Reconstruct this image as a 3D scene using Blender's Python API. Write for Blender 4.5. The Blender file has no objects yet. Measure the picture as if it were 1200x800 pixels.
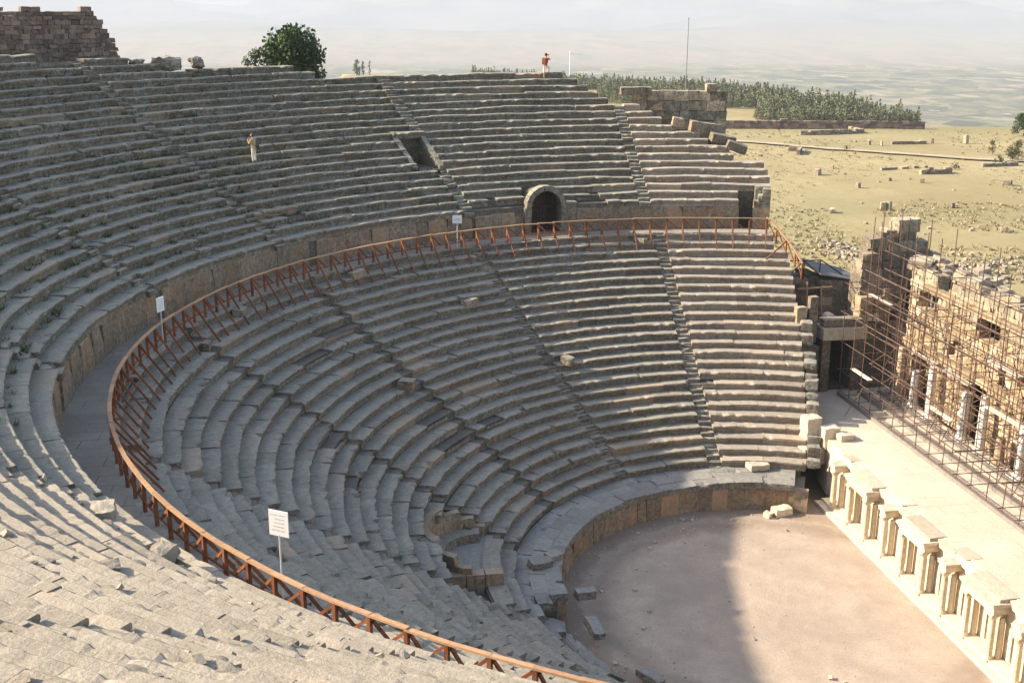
import bpy, math, random
import numpy as np
from mathutils import Vector, Matrix, noise as mnoise
R_ = math.radians
rng = np.random.default_rng(7)
random.seed(7)
scene = bpy.context.scene
COL = scene.collection

# ---------------------------------------------------------------- camera, light, sky
CAM = np.array([-19.331, -42.548, 25.303])
YAW, PIT, ROL = R_(9.475), R_(16.405), R_(0.143)
fw = Vector((math.sin(YAW)*math.cos(PIT), math.cos(YAW)*math.cos(PIT), -math.sin(PIT)))
rt = Vector((math.cos(YAW), -math.sin(YAW), 0)); up = rt.cross(fw)
rt2 = math.cos(ROL)*rt + math.sin(ROL)*up; up2 = -math.sin(ROL)*rt + math.cos(ROL)*up
cd = bpy.data.cameras.new("camera"); cam = bpy.data.objects.new("camera", cd); COL.objects.link(cam)
m = Matrix((rt2, up2, -fw)).transposed().to_4x4(); m.translation = Vector(CAM); cam.matrix_world = m
cd.sensor_width = 36; cd.lens = 1350.7/1200*36; cd.clip_start = .2; cd.clip_end = 60000
scene.camera = cam

SUN_AZ, SUN_EL = R_(165), R_(28.2)       # mathematical azimuth (from +x towards +y)
sl = bpy.data.lights.new("sun", 'SUN'); sl.energy = 5.0; sl.angle = R_(0.53); sl.color = (1, .87, .69)
so = bpy.data.objects.new("sun", sl); COL.objects.link(so)
sd = Vector((math.cos(SUN_AZ)*math.cos(SUN_EL), math.sin(SUN_AZ)*math.cos(SUN_EL), math.sin(SUN_EL)))
so.rotation_euler = sd.to_track_quat('Z', 'Y').to_euler(); so.location = (0, 0, 80)
w = bpy.data.worlds.new("World"); scene.world = w; w.use_nodes = True
wn = w.node_tree; bg = wn.nodes["Background"]
sky = wn.nodes.new("ShaderNodeTexSky"); sky.sky_type = 'NISHITA'; sky.sun_disc = False
sky.sun_elevation = SUN_EL; sky.sun_rotation = math.pi/2 - SUN_AZ
sky.altitude = 300; sky.air_density = 1.0; sky.dust_density = 2.2; sky.ozone_density = 1.0
wn.links.new(sky.outputs[0], bg.inputs[0]); bg.inputs[1].default_value = .125
scene.view_settings.view_transform = 'Standard'; scene.view_settings.look = 'None'
scene.view_settings.exposure = 1.38; scene.view_settings.gamma = 1
scene.cycles.use_denoising = True
scene.cycles.max_bounces = 6; scene.cycles.diffuse_bounces = 3; scene.cycles.volume_bounces = 1
scene.cycles.caustics_reflective = False; scene.cycles.caustics_refractive = False

# ---------------------------------------------------------------- helpers
ORG = {}
class MB:
    """collects geometry, builds ONE mesh object"""
    def __init__(s): s.v = []; s.f = {}; s.t = []; s.n = 0
    def add(s, V, F, tint=.5):
        V = np.asarray(V, float).reshape(-1, 3)
        if not isinstance(F, list): F = [F]
        for f in F:
            f = np.asarray(f, int)
            if f.ndim == 1: f = f[None]
            s.f.setdefault(f.shape[1], []).append(f+s.n)
        t = np.asarray(tint, float)
        s.t.append(np.full(len(V), t) if t.ndim == 0 else t); s.v.append(V); s.n += len(V)
    def build(s, name, mat, parent=None, org=None, smooth=False):
        if not s.n: return None
        o0 = np.array(ORG.get(parent.name, (0, 0, 0)) if parent else (org if org is not None else (0, 0, 0)), float)
        V = np.concatenate(s.v)-o0
        me = bpy.data.meshes.new(name); me.vertices.add(len(V)); me.vertices.foreach_set("co", V.astype(np.float32).ravel())
        loops = []; tot = []
        for k, fl in s.f.items():
            a = np.concatenate(fl); loops.append(a.ravel()); tot.append(np.full(len(a), k))
        loops = np.concatenate(loops); tot = np.concatenate(tot)
        st = np.concatenate([[0], np.cumsum(tot)[:-1]])
        me.loops.add(len(loops)); me.loops.foreach_set("vertex_index", loops.astype(np.int32))
        me.polygons.add(len(tot)); me.polygons.foreach_set("loop_start", st.astype(np.int32)); me.polygons.foreach_set("loop_total", tot.astype(np.int32))
        me.polygons.foreach_set("use_smooth", np.full(len(tot), smooth))
        at = me.attributes.new("tint", 'FLOAT', 'POINT'); at.data.foreach_set("value", np.concatenate(s.t).astype(np.float32))
        me.update(calc_edges=True)
        me.materials.append(mat)
        o = bpy.data.objects.new(name, me); COL.objects.link(o)
        if parent: o.parent = parent; ORG[o.name] = ORG.get(parent.name, (0, 0, 0))
        else: o.location = o0; ORG[o.name] = tuple(o0)
        return o
def tag(o, label=None, cat=None, group=None, kind=None):
    if label: o["label"] = label
    if cat: o["category"] = cat
    if group: o["group"] = group
    if kind: o["kind"] = kind
    return o
def empty(name, loc, label, cat, group=None):
    o = bpy.data.objects.new(name, None); COL.objects.link(o); o.location = loc; ORG[o.name] = tuple(loc)
    o.empty_display_size = .2
    return tag(o, label, cat, group)
BOXF = np.array([[0,2,3,1],[4,5,7,6],[0,1,5,4],[2,6,7,3],[0,4,6,2],[1,3,7,5]])
BOXV = np.array([[x,y,z] for z in (-.5,.5) for y in (-.5,.5) for x in (-.5,.5)])
def box(mb, c, size, rz=0., jit=0., tint=None, tilt=None):
    V = BOXV*np.array(size)
    if jit: V = V+rng.uniform(-jit, jit, V.shape)
    if tilt is not None:
        V = V@np.array(Matrix.Rotation(tilt[0], 3, 'X')@Matrix.Rotation(tilt[1], 3, 'Y')).T
    ca, sa = math.cos(rz), math.sin(rz)
    V = V@np.array([[ca, sa, 0], [-sa, ca, 0], [0, 0, 1]])
    mb.add(V+np.array(c), BOXF, rng.random() if tint is None else tint)
def bar(mb, a, b, wid, hei=None, tint=.5, upv=(0, 0, 1)):
    """rectangular beam from a to b"""
    a = np.array(a, float); b = np.array(b, float); d = b-a; L = np.linalg.norm(d); d /= L
    u = np.array(upv, float)
    if abs(d@u) > .98: u = np.array([1., 0, 0])
    s = np.cross(d, u); s /= np.linalg.norm(s); u = np.cross(s, d); hei = hei or wid
    V = [(a if z < 0 else b)+s*x*wid+u*y*hei for z in (-.5, .5) for y in (-.5, .5) for x in (-.5, .5)]
    mb.add(V, BOXF, tint)
def tube(mb, pts, rad, seg=8, tint=.5, cap=True):
    pts = np.array(pts, float); n = len(pts); rad = np.full(n, rad) if np.ndim(rad) == 0 else np.array(rad)
    rings = []
    for i in range(n):
        d = pts[min(i+1, n-1)]-pts[max(i-1, 0)]; d /= np.linalg.norm(d)+1e-9
        u = np.array([0, 0, 1.]) if abs(d[2]) < .95 else np.array([1., 0, 0])
        s = np.cross(d, u); s /= np.linalg.norm(s); u = np.cross(s, d)
        a = np.arange(seg)*2*math.pi/seg
        rings.append(pts[i]+rad[i]*(np.cos(a)[:, None]*s+np.sin(a)[:, None]*u))
    V = np.concatenate(rings); F = []
    for i in range(n-1):
        for j in range(seg):
            k = (j+1) % seg; F.append([i*seg+j, i*seg+k, (i+1)*seg+k, (i+1)*seg+j])
    fl = [np.array(F)]
    if cap: fl += [np.arange(seg)[::-1], np.arange(seg)+(n-1)*seg]
    mb.add(V, fl, tint)
def rough_block(mb, c, size, rz=0, tilt=(0, 0), n=5, amp=.05, tint=None, seed=0):
    """weathered stone block: a rounded, noisy box"""
    g = np.linspace(-1, 1, n); V = []; F = []
    for ax in range(3):
        for sg in (-1, 1):
            b = len(V)
            for i in range(n):
                for j in range(n):
                    p = [0, 0, 0]; p[ax] = sg; p[(ax+1) % 3] = g[i]; p[(ax+2) % 3] = g[j]; V.append(p)
            for i in range(n-1):
                for j in range(n-1):
                    q = [b+i*n+j, b+(i+1)*n+j, b+(i+1)*n+j+1, b+i*n+j+1]
                    F.append(q if sg > 0 else q[::-1])
    V = np.array(V, float); h = np.array(size)/2
    e = V*h; r = min(h)*.18; inner = np.clip(e, -(h-r), h-r); dd = e-inner; ln = np.linalg.norm(dd, axis=1, keepdims=True)
    e = inner+np.where(ln > 1e-6, dd/np.maximum(ln, 1e-6)*np.minimum(ln, r), 0)
    off = Vector((seed*3.7+rng.random()*50, seed*1.3, 5.))
    for i in range(len(e)):
        q = Vector(e[i])
        e[i] += amp*np.array(mnoise.noise_vector(q*2.2+off))+amp*.5*np.array(mnoise.noise_vector(q*6+off))
    M = np.array(Matrix.Rotation(rz, 3, 'Z')@Matrix.Rotation(tilt[0], 3, 'X')@Matrix.Rotation(tilt[1], 3, 'Y'))
    mb.add(e@M.T+np.array(c), np.array(F), rng.random() if tint is None else tint)
def lathe(mb, c, prof, seg=14, tint=.5, sx=1., sy=1.):
    a = np.arange(seg)*2*math.pi/seg; V = []
    for r, z in prof: V += [[c[0]+r*math.cos(t)*sx, c[1]+r*math.sin(t)*sy, c[2]+z] for t in a]
    F = [[i*seg+j, i*seg+(j+1) % seg, (i+1)*seg+(j+1) % seg, (i+1)*seg+j] for i in range(len(prof)-1) for j in range(seg)]
    mb.add(V, [np.array(F), np.arange(seg)[::-1], np.arange(seg)+(len(prof)-1)*seg], tint)
def sst(a, b, x):
    t = np.clip((np.asarray(x, float)-a)/(b-a), 0, 1); return t*t*(3-2*t)

# ---------------------------------------------------------------- materials
def mat_base(name, rough=.9):
    M = bpy.data.materials.new(name); M.use_nodes = True; nt = M.node_tree
    b = nt.nodes["Principled BSDF"]; b.inputs["Roughness"].default_value = rough
    b.inputs["Specular IOR Level"].default_value = .15
    return M, nt, b
def N(nt, t, **kw):
    n = nt.nodes.new(t)
    for k, v in kw.items():
        if k in n.inputs: n.inputs[k].default_value = v
        else: setattr(n, k, v)
    return n
def ramp(nt, fac, stops):
    r = nt.nodes.new("ShaderNodeValToRGB"); e = r.color_ramp.elements
    while len(e) < len(stops): e.new(.5)
    for i, (p, c) in enumerate(stops):
        e[i].position = p; e[i].color = (*c, 1) if len(c) == 3 else c
    nt.links.new(fac, r.inputs[0]); return r.outputs[0]
def mixc(nt, fac, a, b, mode='MIX'):
    n = nt.nodes.new("ShaderNodeMix"); n.data_type = 'RGBA'; n.blend_type = mode
    for sck, val in ((n.inputs[0], fac), (n.inputs[6], a), (n.inputs[7], b)):
        if hasattr(val, 'node'): nt.links.new(val, sck)
        elif isinstance(val, (int, float)): sck.default_value = val
        else: sck.default_value = (*val, 1)
    return n.outputs[2]
def noise_(nt, vec, scale, det=6, rough=.6):
    n = N(nt, "ShaderNodeTexNoise"); n.inputs["Scale"].default_value = scale; n.inputs["Detail"].default_value = det; n.inputs["Roughness"].default_value = rough
    nt.links.new(vec, n.inputs["Vector"]); return n.outputs["Fac"]
def math_(nt, op, a, b=0., clamp=False):
    n = nt.nodes.new("ShaderNodeMath"); n.operation = op; n.use_clamp = clamp
    for sck, val in ((n.inputs[0], a), (n.inputs[1], b)):
        if hasattr(val, 'node'): nt.links.new(val, sck)
        else: sck.default_value = val
    return n.outputs[0]
def pos(nt): return nt.nodes.new("ShaderNodeNewGeometry").outputs["Position"]
def scaled(nt, v, s):
    n = nt.nodes.new("ShaderNodeMapping"); n.inputs["Scale"].default_value = s; nt.links.new(v, n.inputs[0]); return n.outputs[0]
def attr(nt, name="tint"):
    n = nt.nodes.new("ShaderNodeAttribute"); n.attribute_name = name; return n.outputs["Fac"]
def bump(nt, b, h, strength=.6, dist=.03):
    n = nt.nodes.new("ShaderNodeBump"); n.inputs["Strength"].default_value = strength; n.inputs["Distance"].default_value = dist
    nt.links.new(h, n.inputs["Height"]); nt.links.new(n.outputs[0], b.inputs["Normal"])
def stone(name, lo, hi, stain, lichen=(.06, .058, .042), wall_amt=.92, tint_amt=.36, moss=None, sc=1.):
    """weathered limestone: pale worn tops, stained and lichen-spotted upright faces (normal in object space, not light)"""
    M, nt, b = mat_base(name, .92); p = pos(nt)
    big = noise_(nt, p, .9*sc, 4); mid = noise_(nt, p, 4*sc, 6, .7); fine = noise_(nt, p, 19*sc, 5, .7)
    base = mixc(nt, ramp(nt, mid, [(.3, (0, 0, 0)), (.7, (1, 1, 1))]), lo, hi)
    base = mixc(nt, math_(nt, 'MULTIPLY', ramp(nt, fine, [(.36, (1, 1, 1)), (.56, (0, 0, 0))]), .38), base, tuple(c*.45 for c in lo))
    g = nt.nodes.new("ShaderNodeNewGeometry"); sx = nt.nodes.new("ShaderNodeSeparateXYZ"); nt.links.new(g.outputs["True Normal"], sx.inputs[0])
    up_ = nt.nodes.new("ShaderNodeMapRange"); up_.inputs[1].default_value = .85; up_.inputs[2].default_value = .35; nt.links.new(sx.outputs[2], up_.inputs[0])
    st = noise_(nt, scaled(nt, p, (3., 3., .8)), 1.3*sc, 5, .65)
    wall = mixc(nt, ramp(nt, st, [(.36, (0, 0, 0)), (.66, (1, 1, 1))]), mixc(nt, .5, base, lichen), mixc(nt, ramp(nt, big, [(.42, (0, 0, 0)), (.62, (1, 1, 1))]), base, stain))
    spots = ramp(nt, noise_(nt, p, 7*sc, 4, .75), [(.46, (0, 0, 0)), (.62, (1, 1, 1))])
    wall = mixc(nt, math_(nt, 'MULTIPLY', spots, .8), wall, lichen)
    pale = ramp(nt, noise_(nt, p, 4.3*sc, 5, .8), [(.55, (0, 0, 0)), (.66, (1, 1, 1))])
    wall = mixc(nt, math_(nt, 'MULTIPLY', pale, .65), wall, tuple(1.12*q for q in hi))
    blot = ramp(nt, noise_(nt, p, 2.6*sc, 6, .8), [(.36, (1, 1, 1)), (.47, (0, 0, 0))])
    wall = mixc(nt, math_(nt, 'MULTIPLY', blot, .7), wall, tuple(.6*q for q in lichen))
    c = mixc(nt, math_(nt, 'MULTIPLY', up_.outputs[0], wall_amt), base, wall)
    if moss:
        mm = ramp(nt, noise_(nt, p, 1.7, 5, .7), [(.56, (0, 0, 0)), (.72, (1, 1, 1))])
        c = mixc(nt, math_(nt, 'MULTIPLY', mm, .5), c, moss)
    c = mixc(nt, math_(nt, 'MULTIPLY', ramp(nt, attr(nt), [(.78, (0, 0, 0)), (.92, (1, 1, 1))]), .45), c, tuple(.35*h+.65*q for h, q in zip(hi, stain)))
    pits = ramp(nt, noise_(nt, p, 34*sc, 3, .6), [(.30, (1, 1, 1)), (.40, (0, 0, 0))])
    c = mixc(nt, math_(nt, 'MULTIPLY', pits, .5), c, tuple(q*.35 for q in lo))
    tv = math_(nt, 'ADD', math_(nt, 'MULTIPLY', attr(nt), tint_amt), 1-tint_amt/2)
    cmb = nt.nodes.new("ShaderNodeCombineColor")
    for i in range(3): nt.links.new(tv, cmb.inputs[i])
    c = mixc(nt, 1., c, cmb.outputs[0], 'MULTIPLY')
    nt.links.new(c, b.inputs["Base Color"])
    bump(nt, b, math_(nt, 'ADD', mid, math_(nt, 'MULTIPLY', fine, .6)), .8, .035/sc)
    return M
def plain(name, c1, c2, scale=3., rough=.8, bmp=.3, dist=.01, tint_amt=.3, metal=0.):
    M, nt, b = mat_base(name, rough); p = pos(nt)
    n1 = noise_(nt, p, scale, 6, .65)
    c = mixc(nt, ramp(nt, n1, [(.3, (0, 0, 0)), (.7, (1, 1, 1))]), c1, c2)
    tv = math_(nt, 'ADD', math_(nt, 'MULTIPLY', attr(nt), tint_amt), 1-tint_amt/2)
    cmb = nt.nodes.new("ShaderNodeCombineColor")
    for i in range(3): nt.links.new(tv, cmb.inputs[i])
    c = mixc(nt, 1., c, cmb.outputs[0], 'MULTIPLY'); nt.links.new(c, b.inputs["Base Color"])
    b.inputs["Metallic"].default_value = metal
    if bmp: bump(nt, b, n1, bmp, dist)
    return M
M_SEAT = stone("seat_limestone", (.255, .232, .185), (.41, .365, .285), (.30, .17, .085), moss=(.13, .135, .075))
M_UP = stone("upper_seat_limestone", (.255, .237, .19), (.395, .358, .28), (.24, .145, .08), moss=(.11, .125, .06))
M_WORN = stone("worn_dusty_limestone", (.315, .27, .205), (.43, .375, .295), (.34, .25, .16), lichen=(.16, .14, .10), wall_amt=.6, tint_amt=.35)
M_REST_FLARE = stone("restored_limestone_flare", (.32, .275, .215), (.46, .40, .32), (.38, .25, .15), lichen=(.13, .11, .08), wall_amt=.75, tint_amt=.4)  # cleaner restored stone, its colour also lightened and warmed to carry lens flare
M_CORE = stone("rubble_core", (.16, .14, .11), (.27, .235, .18), (.2, .13, .07), sc=1.5)
M_POD = stone("podium_limestone", (.30, .235, .165), (.42, .33, .23), (.40, .20, .08), lichen=(.10, .085, .06), wall_amt=.8, sc=.8)
M_LEDGE = stone("ledge_limestone", (.25, .235, .205), (.37, .345, .295), (.28, .2, .13), sc=1.2)
M_MARB = stone("marble_stage", (.58, .49, .36), (.78, .69, .54), (.60, .44, .25), lichen=(.38, .30, .2), wall_amt=.5)
M_SLAB = stone("tan_cover_slab", (.47, .40, .30), (.60, .52, .40), (.42, .33, .23), lichen=(.26, .22, .16), wall_amt=.4)
M_YEL = stone("ochre_masonry", (.33, .235, .13), (.51, .39, .24), (.66, .58, .45), lichen=(.24, .17, .10), wall_amt=.7, tint_amt=.6)
M_DARK = stone("grey_masonry", (.33, .27, .195), (.47, .39, .285), (.27, .17, .09), tint_amt=.7)
M_WHITE = stone("white_marble", (.68, .66, .61), (.82, .8, .75), (.7, .6, .45), lichen=(.5, .46, .38), wall_amt=.3)
M_FST = stone("field_limestone", (.33, .28, .205), (.46, .395, .295), (.38, .28, .17), lichen=(.2, .17, .12))
M_BROWN = stone("brown_rubble_wall", (.22, .155, .12), (.34, .25, .19), (.22, .13, .08), lichen=(.1, .085, .07), tint_amt=.8)
M_WOOD = plain("stained_timber", (.145, .052, .024), (.285, .105, .044), 6, .7, .4, .004, .5)
M_RAIL = plain("weathered_rail_timber", (.34, .19, .10), (.46, .29, .17), 8, .8, .4, .004, .3)
M_STEEL = plain("rusty_scaffold_steel", (.11, .07, .058), (.20, .125, .095), 5, .6, .2, .002, .5, .3)
M_BEAM = plain("grey_scaffold_beam", (.20, .175, .15), (.28, .245, .21), 3, .7)
M_PLANK = plain("bleached_plank", (.62, .55, .43), (.76, .68, .55), 5, .8)
M_BLACK = plain("black_painted_iron", (.02, .02, .022), (.035, .033, .03), 5, .5)
M_PAINT = plain("white_sign_paint", (.78, .77, .73), (.84, .83, .8), 4, .5, 0, 0, 0)
M_INK = plain("grey_lettering", (.42, .41, .42), (.5, .49, .5), 4, .7, 0, 0, 0)
M_POST = plain("pale_metal_post", (.6, .57, .5), (.7, .67, .6), 4, .5)
M_TARP = plain("blue_grey_roof_sheet", (.15, .145, .135), (.21, .205, .19), 2, .95)
M_GATE = plain("dark_iron_gate", (.035, .02, .018), (.06, .03, .025), 4, .6)
M_BARK = plain("bark", (.10, .075, .05), (.17, .13, .09), 6, .9)
def leafmat(name, a, b_):
    M, nt, b = mat_base(name, .65)
    c = mixc(nt, attr(nt), a, b_); nt.links.new(c, b.inputs["Base Color"])
    return M
M_LEAF = leafmat("fig_leaves", (.03, .055, .018), (.10, .145, .045))
M_PINE = leafmat("pine_needles", (.09, .108, .058), (.215, .215, .125))
M_BUSH = leafmat("dry_bush_leaves", (.08, .085, .035), (.17, .16, .07))
M_GRASS = leafmat("weed_leaves", (.07, .085, .03), (.17, .17, .07))
M_TUFT = leafmat("dry_tussock", (.21, .18, .09), (.36, .29, .16))
def flat(name, c, rough=.8):
    M, nt, b = mat_base(name, rough); b.inputs["Base Color"].default_value = (*c, 1); return M
M_SKIN = flat("skin", (.45, .26, .17), .55); M_HAIR = flat("dark_hair", (.03, .02, .015)); M_HAIRB = flat("brown_hair", (.14, .07, .03))
M_KHAKI = flat("khaki_cloth", (.40, .31, .15)); M_CREAM = flat("cream_cloth", (.72, .66, .52)); M_RED = flat("red_brown_cloth", (.20, .05, .035)); M_BAG = flat("dark_bag", (.03, .03, .035)); M_CAMERA = flat("camera_black", (.02, .02, .02), .4)

# ground
def ground_mat():
    M, nt, b = mat_base("terrain_ground", .95); p = pos(nt)
    n1 = noise_(nt, p, .035, 6, .65); n2 = noise_(nt, p, .4, 6, .7); n3 = noise_(nt, p, .012, 4)
    grass = mixc(nt, ramp(nt, n1, [(.38, (0, 0, 0)), (.62, (1, 1, 1))]), (.285, .23, .115), (.365, .30, .16))
    grass = mixc(nt, math_(nt, 'MULTIPLY', ramp(nt, n3, [(.44, (0, 0, 0)), (.6, (1, 1, 1))]), .52), grass, (.215, .20, .095))
    grass = mixc(nt, math_(nt, 'MULTIPLY', ramp(nt, n2, [(.5, (0, 0, 0)), (.7, (1, 1, 1))]), .35), grass, (.22, .165, .09))
    # valley fields
    v = N(nt, "ShaderNodeTexVoronoi"); v.inputs["Scale"].default_value = .013; v.inputs["Randomness"].default_value = .9
    nt.links.new(scaled(nt, p, (1.3, .8, 0)), v.inputs["Vector"])
    sc = nt.nodes.new("ShaderNodeSeparateColor"); nt.links.new(v.outputs["Color"], sc.inputs[0])
    fld = ramp(nt, sc.outputs[0], [(0, (.06, .068, .028)), (.3, (.14, .135, .055)), (.5, (.23, .20, .09)), (.68, (.36, .285, .15)), (.82, (.07, .075, .033)), (1, (.46, .36, .21))])
    trees = ramp(nt, noise_(nt, scaled(nt, p, (1, .6, 0)), .03, 6, .75), [(.47, (0, 0, 0)), (.6, (1, 1, 1))])
    fld = mixc(nt, math_(nt, 'MULTIPLY', trees, .75), fld, (.038, .05, .022))
    fld = mixc(nt, math_(nt, 'MULTIPLY', ramp(nt, noise_(nt, scaled(nt, p, (1, .5, 0)), .03, 2, .5), [(.73, (0, 0, 0)), (.76, (1, 1, 1))]), .8), fld, (.7, .66, .6))
    hill = mixc(nt, ramp(nt, noise_(nt, scaled(nt, p, (1, .3, 0)), .008, 8, .75), [(.4, (0, 0, 0)), (.62, (1, 1, 1))]), (.36, .265, .19), (.21, .205, .13))
    c = mixc(nt, attr(nt, "valley"), grass, fld); c = mixc(nt, attr(nt, "hill"), c, hill); c = mixc(nt, attr(nt, "mountain"), c, mixc(nt, ramp(nt, noise_(nt, p, .0012, 7, .7), [(.42, (0, 0, 0)), (.6, (1, 1, 1))]), (.10, .105, .08), (.26, .21, .16)))
    nt.links.new(c, b.inputs["Base Color"])
    bump(nt, b, n2, .6, .25)
    return M
def floor_mat(name, a, bb, dirt):
    M, nt, b = mat_base(name, .95); p = pos(nt)
    n1 = noise_(nt, p, .55, 8, .68); n2 = noise_(nt, p, 9, 6, .8); n3 = noise_(nt, p, .22, 3)
    c = mixc(nt, ramp(nt, n1, [(.38, (0, 0, 0)), (.62, (1, 1, 1))]), a, bb)
    c = mixc(nt, math_(nt, 'MULTIPLY', ramp(nt, n3, [(.48, (0, 0, 0)), (.6, (1, 1, 1))]), .45), c, dirt)
    c = mixc(nt, math_(nt, 'MULTIPLY', ramp(nt, n2, [(.5, (0, 0, 0)), (.66, (1, 1, 1))]), .5), c, tuple(x*.6 for x in a))
    nt.links.new(c, b.inputs["Base Color"]); bump(nt, b, math_(nt, 'ADD', n2, n1), .5, .05)
    return M
M_GROUND = ground_mat()
def ring_dirt(M):
    nt = M.node_tree; b = nt.nodes['Principled BSDF']; src = b.inputs['Base Color'].links[0].from_socket
    ln = nt.nodes.new('ShaderNodeVectorMath'); ln.operation = 'LENGTH'; nt.links.new(scaled(nt, pos(nt), (1, 1, 0)), ln.inputs[0])
    rr = math_(nt, 'ADD', ln.outputs['Value'], math_(nt, 'MULTIPLY', noise_(nt, pos(nt), .9, 5), 1.6))
    rg = ramp(nt, math_(nt, 'MULTIPLY', rr, .1), [(.80, (0, 0, 0)), (.90, (1, 1, 1)), (.97, (.3, .3, .3)), (1, (1, 1, 1))])
    nt.links.new(mixc(nt, math_(nt, 'MULTIPLY', rg, .55), src, (.21, .155, .11)), b.inputs['Base Color'])
M_ORCH = floor_mat("orchestra_earth", (.40, .315, .24), (.49, .39, .30), (.34, .275, .215))
M_DECK = floor_mat("stage_paving", (.58, .49, .38), (.66, .57, .45), (.52, .44, .33))
M_WALK = floor_mat("walkway_paving", (.30, .265, .21), (.37, .325, .26), (.24, .205, .16))
M_PATH = floor_mat("pale_track", (.40, .33, .22), (.47, .39, .27), (.35, .28, .18))

ring_dirt(M_ORCH)
def joints(M, bw, rh, amt, col):
    nt = M.node_tree; b = nt.nodes['Principled BSDF']; src = b.inputs['Base Color'].links[0].from_socket
    br = nt.nodes.new('ShaderNodeTexBrick'); br.inputs['Scale'].default_value = 1.; br.inputs['Brick Width'].default_value = bw; br.inputs['Row Height'].default_value = rh
    br.inputs['Mortar Size'].default_value = .018; br.inputs['Mortar Smooth'].default_value = .3
    n = nt.nodes.new('ShaderNodeVectorMath'); n.operation = 'ADD'; nz = N(nt, 'ShaderNodeTexNoise'); nz.inputs['Scale'].default_value = 1.2; nt.links.new(pos(nt), nz.inputs['Vector'])
    sc_ = nt.nodes.new('ShaderNodeVectorMath'); sc_.operation = 'SCALE'; sc_.inputs['Scale'].default_value = .12; nt.links.new(nz.outputs['Color'], sc_.inputs[0])
    nt.links.new(pos(nt), n.inputs[0]); nt.links.new(sc_.outputs[0], n.inputs[1]); nt.links.new(n.outputs[0], br.inputs['Vector'])
    gone = ramp(nt, noise_(nt, pos(nt), .7, 4), [(.42, (0, 0, 0)), (.58, (1, 1, 1))])
    nt.links.new(mixc(nt, math_(nt, 'MULTIPLY', math_(nt, 'MULTIPLY', br.outputs['Fac'], gone), amt), src, col), b.inputs['Base Color'])
joints(M_DECK, 1.5, .9, .7, (.30, .24, .17)); joints(M_WALK, 1.1, .8, .8, (.11, .095, .07))
# ---------------------------------------------------------------- terrain
def view_px(x, y):
    """bearing (as photo column) and forward distance of a ground point; only used to shape the edge of the plateau"""
    dx, dy = np.asarray(x)-CAM[0], np.asarray(y)-CAM[1]
    D = dx*math.sin(YAW)+dy*math.cos(YAW); lat = dx*math.cos(YAW)-dy*math.sin(YAW)
    return 600+1350.7*lat/np.maximum(D*math.cos(PIT)+7.2, 5.), D
def edge_of(x, y):
    px, D = view_px(x, y); px = np.clip(px, -600, 1900)
    e = np.interp(px, [-600, 0, 375, 400, 560, 720, 800, 870, 900, 969, 1036, 1070, 1090, 1110, 1250, 1900], [330, 380, 400, 520, 500, 425, 402, 372, 352, 312, 272, 250, 246, 248, 246, 240])
    return px, e
def vnoise(x, y, s, o=0.):
    return np.array([mnoise.fractal(Vector((a/s, b/s, o)), .8, 2.1, 5) for a, b in zip(np.ravel(x), np.ravel(y))]).reshape(np.shape(x))
def terrain_z(x, y, detail=None):
    x = np.asarray(x, float); y = np.asarray(y, float)
    r = np.hypot(x, y); th = np.degrees(np.arctan2(y, x)) % 360
    px, e = edge_of(x, y); d = np.maximum(view_px(x, y)[1], 0)
    S = np.where(th < 180, sst(74, 112, th), 1-sst(252, 286, th))
    hill = 20*S*np.clip((r-29)/17, 0, 1)*(1-sst(47, 210, r))
    pl = -.35+hill-5*sst(262, 500, d)
    if detail is not None: pl = pl+detail*.35*sst(75, 160, r)*(1-.8*np.exp(-((d-205)/25)**2))
    valley = -172+26*sst(3500, 4800, d)+330*sst(6500, 14500, d)*(1-.62*np.exp(-((px-265)/95)**2))
    if detail is not None: valley = valley+detail*(2+26*sst(3400, 5200, d)+190*sst(6000, 9500, d))
    valley = valley-450*sst(15500, 21000, d)
    s = sst(0, 300, d-e)
    return pl*(1-s)+valley*s
def make_terrain():
    rings = np.concatenate([[.01], np.linspace(8, 60, 28), 60*np.exp(np.linspace(.02, math.log(21800/60), 190))])
    # more angular samples toward the view
    ang = np.concatenate([np.linspace(R_(20), R_(150), 420, endpoint=False), np.linspace(R_(150), R_(380), 150, endpoint=False)])
    n, k = len(rings), len(ang)
    X = rings[:, None]*np.cos(ang)[None]; Y = rings[:, None]*np.sin(ang)[None]
    r = np.hypot(X, Y)
    sc = np.clip(r/6, 14, 900)
    D = np.array([mnoise.fractal(Vector((a/s_, b/s_, 3.)), .9, 2., 4) for a, b, s_ in zip(X.ravel(), Y.ravel(), np.select([r < 900, r < 3000, r < 5800], [np.full_like(r, 45.), np.full_like(r, 300.), np.full_like(r, 1100.)], 2600.).ravel())]).reshape(X.shape)
    Z = terrain_z(X, Y, D)
    px, e = edge_of(X, Y); d = np.maximum(view_px(X, Y)[1], 0)
    i, j = np.meshgrid(np.arange(n-1), np.arange(k), indexing='ij'); j2 = (j+1) % k
    F = np.stack([i*k+j, (i+1)*k+j, (i+1)*k+j2, i*k+j2], -1).reshape(-1, 4)
    mb = MB(); mb.add(np.stack([X, Y, Z], -1).reshape(-1, 3), F)
    o = mb.build("ground", M_GROUND, smooth=True); tag(o, kind="structure")
    for nm, val in (("valley", sst(60, 330, d-e)), ("hill", sst(3450, 4100, d)*(1-.75*sst(5200, 8000, d))), ("mountain", sst(6200, 7600, d))):
        at = o.data.attributes.new(nm, 'FLOAT', 'POINT'); at.data.foreach_set("value", np.asarray(val, np.float32).ravel())
make_terrain()

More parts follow.
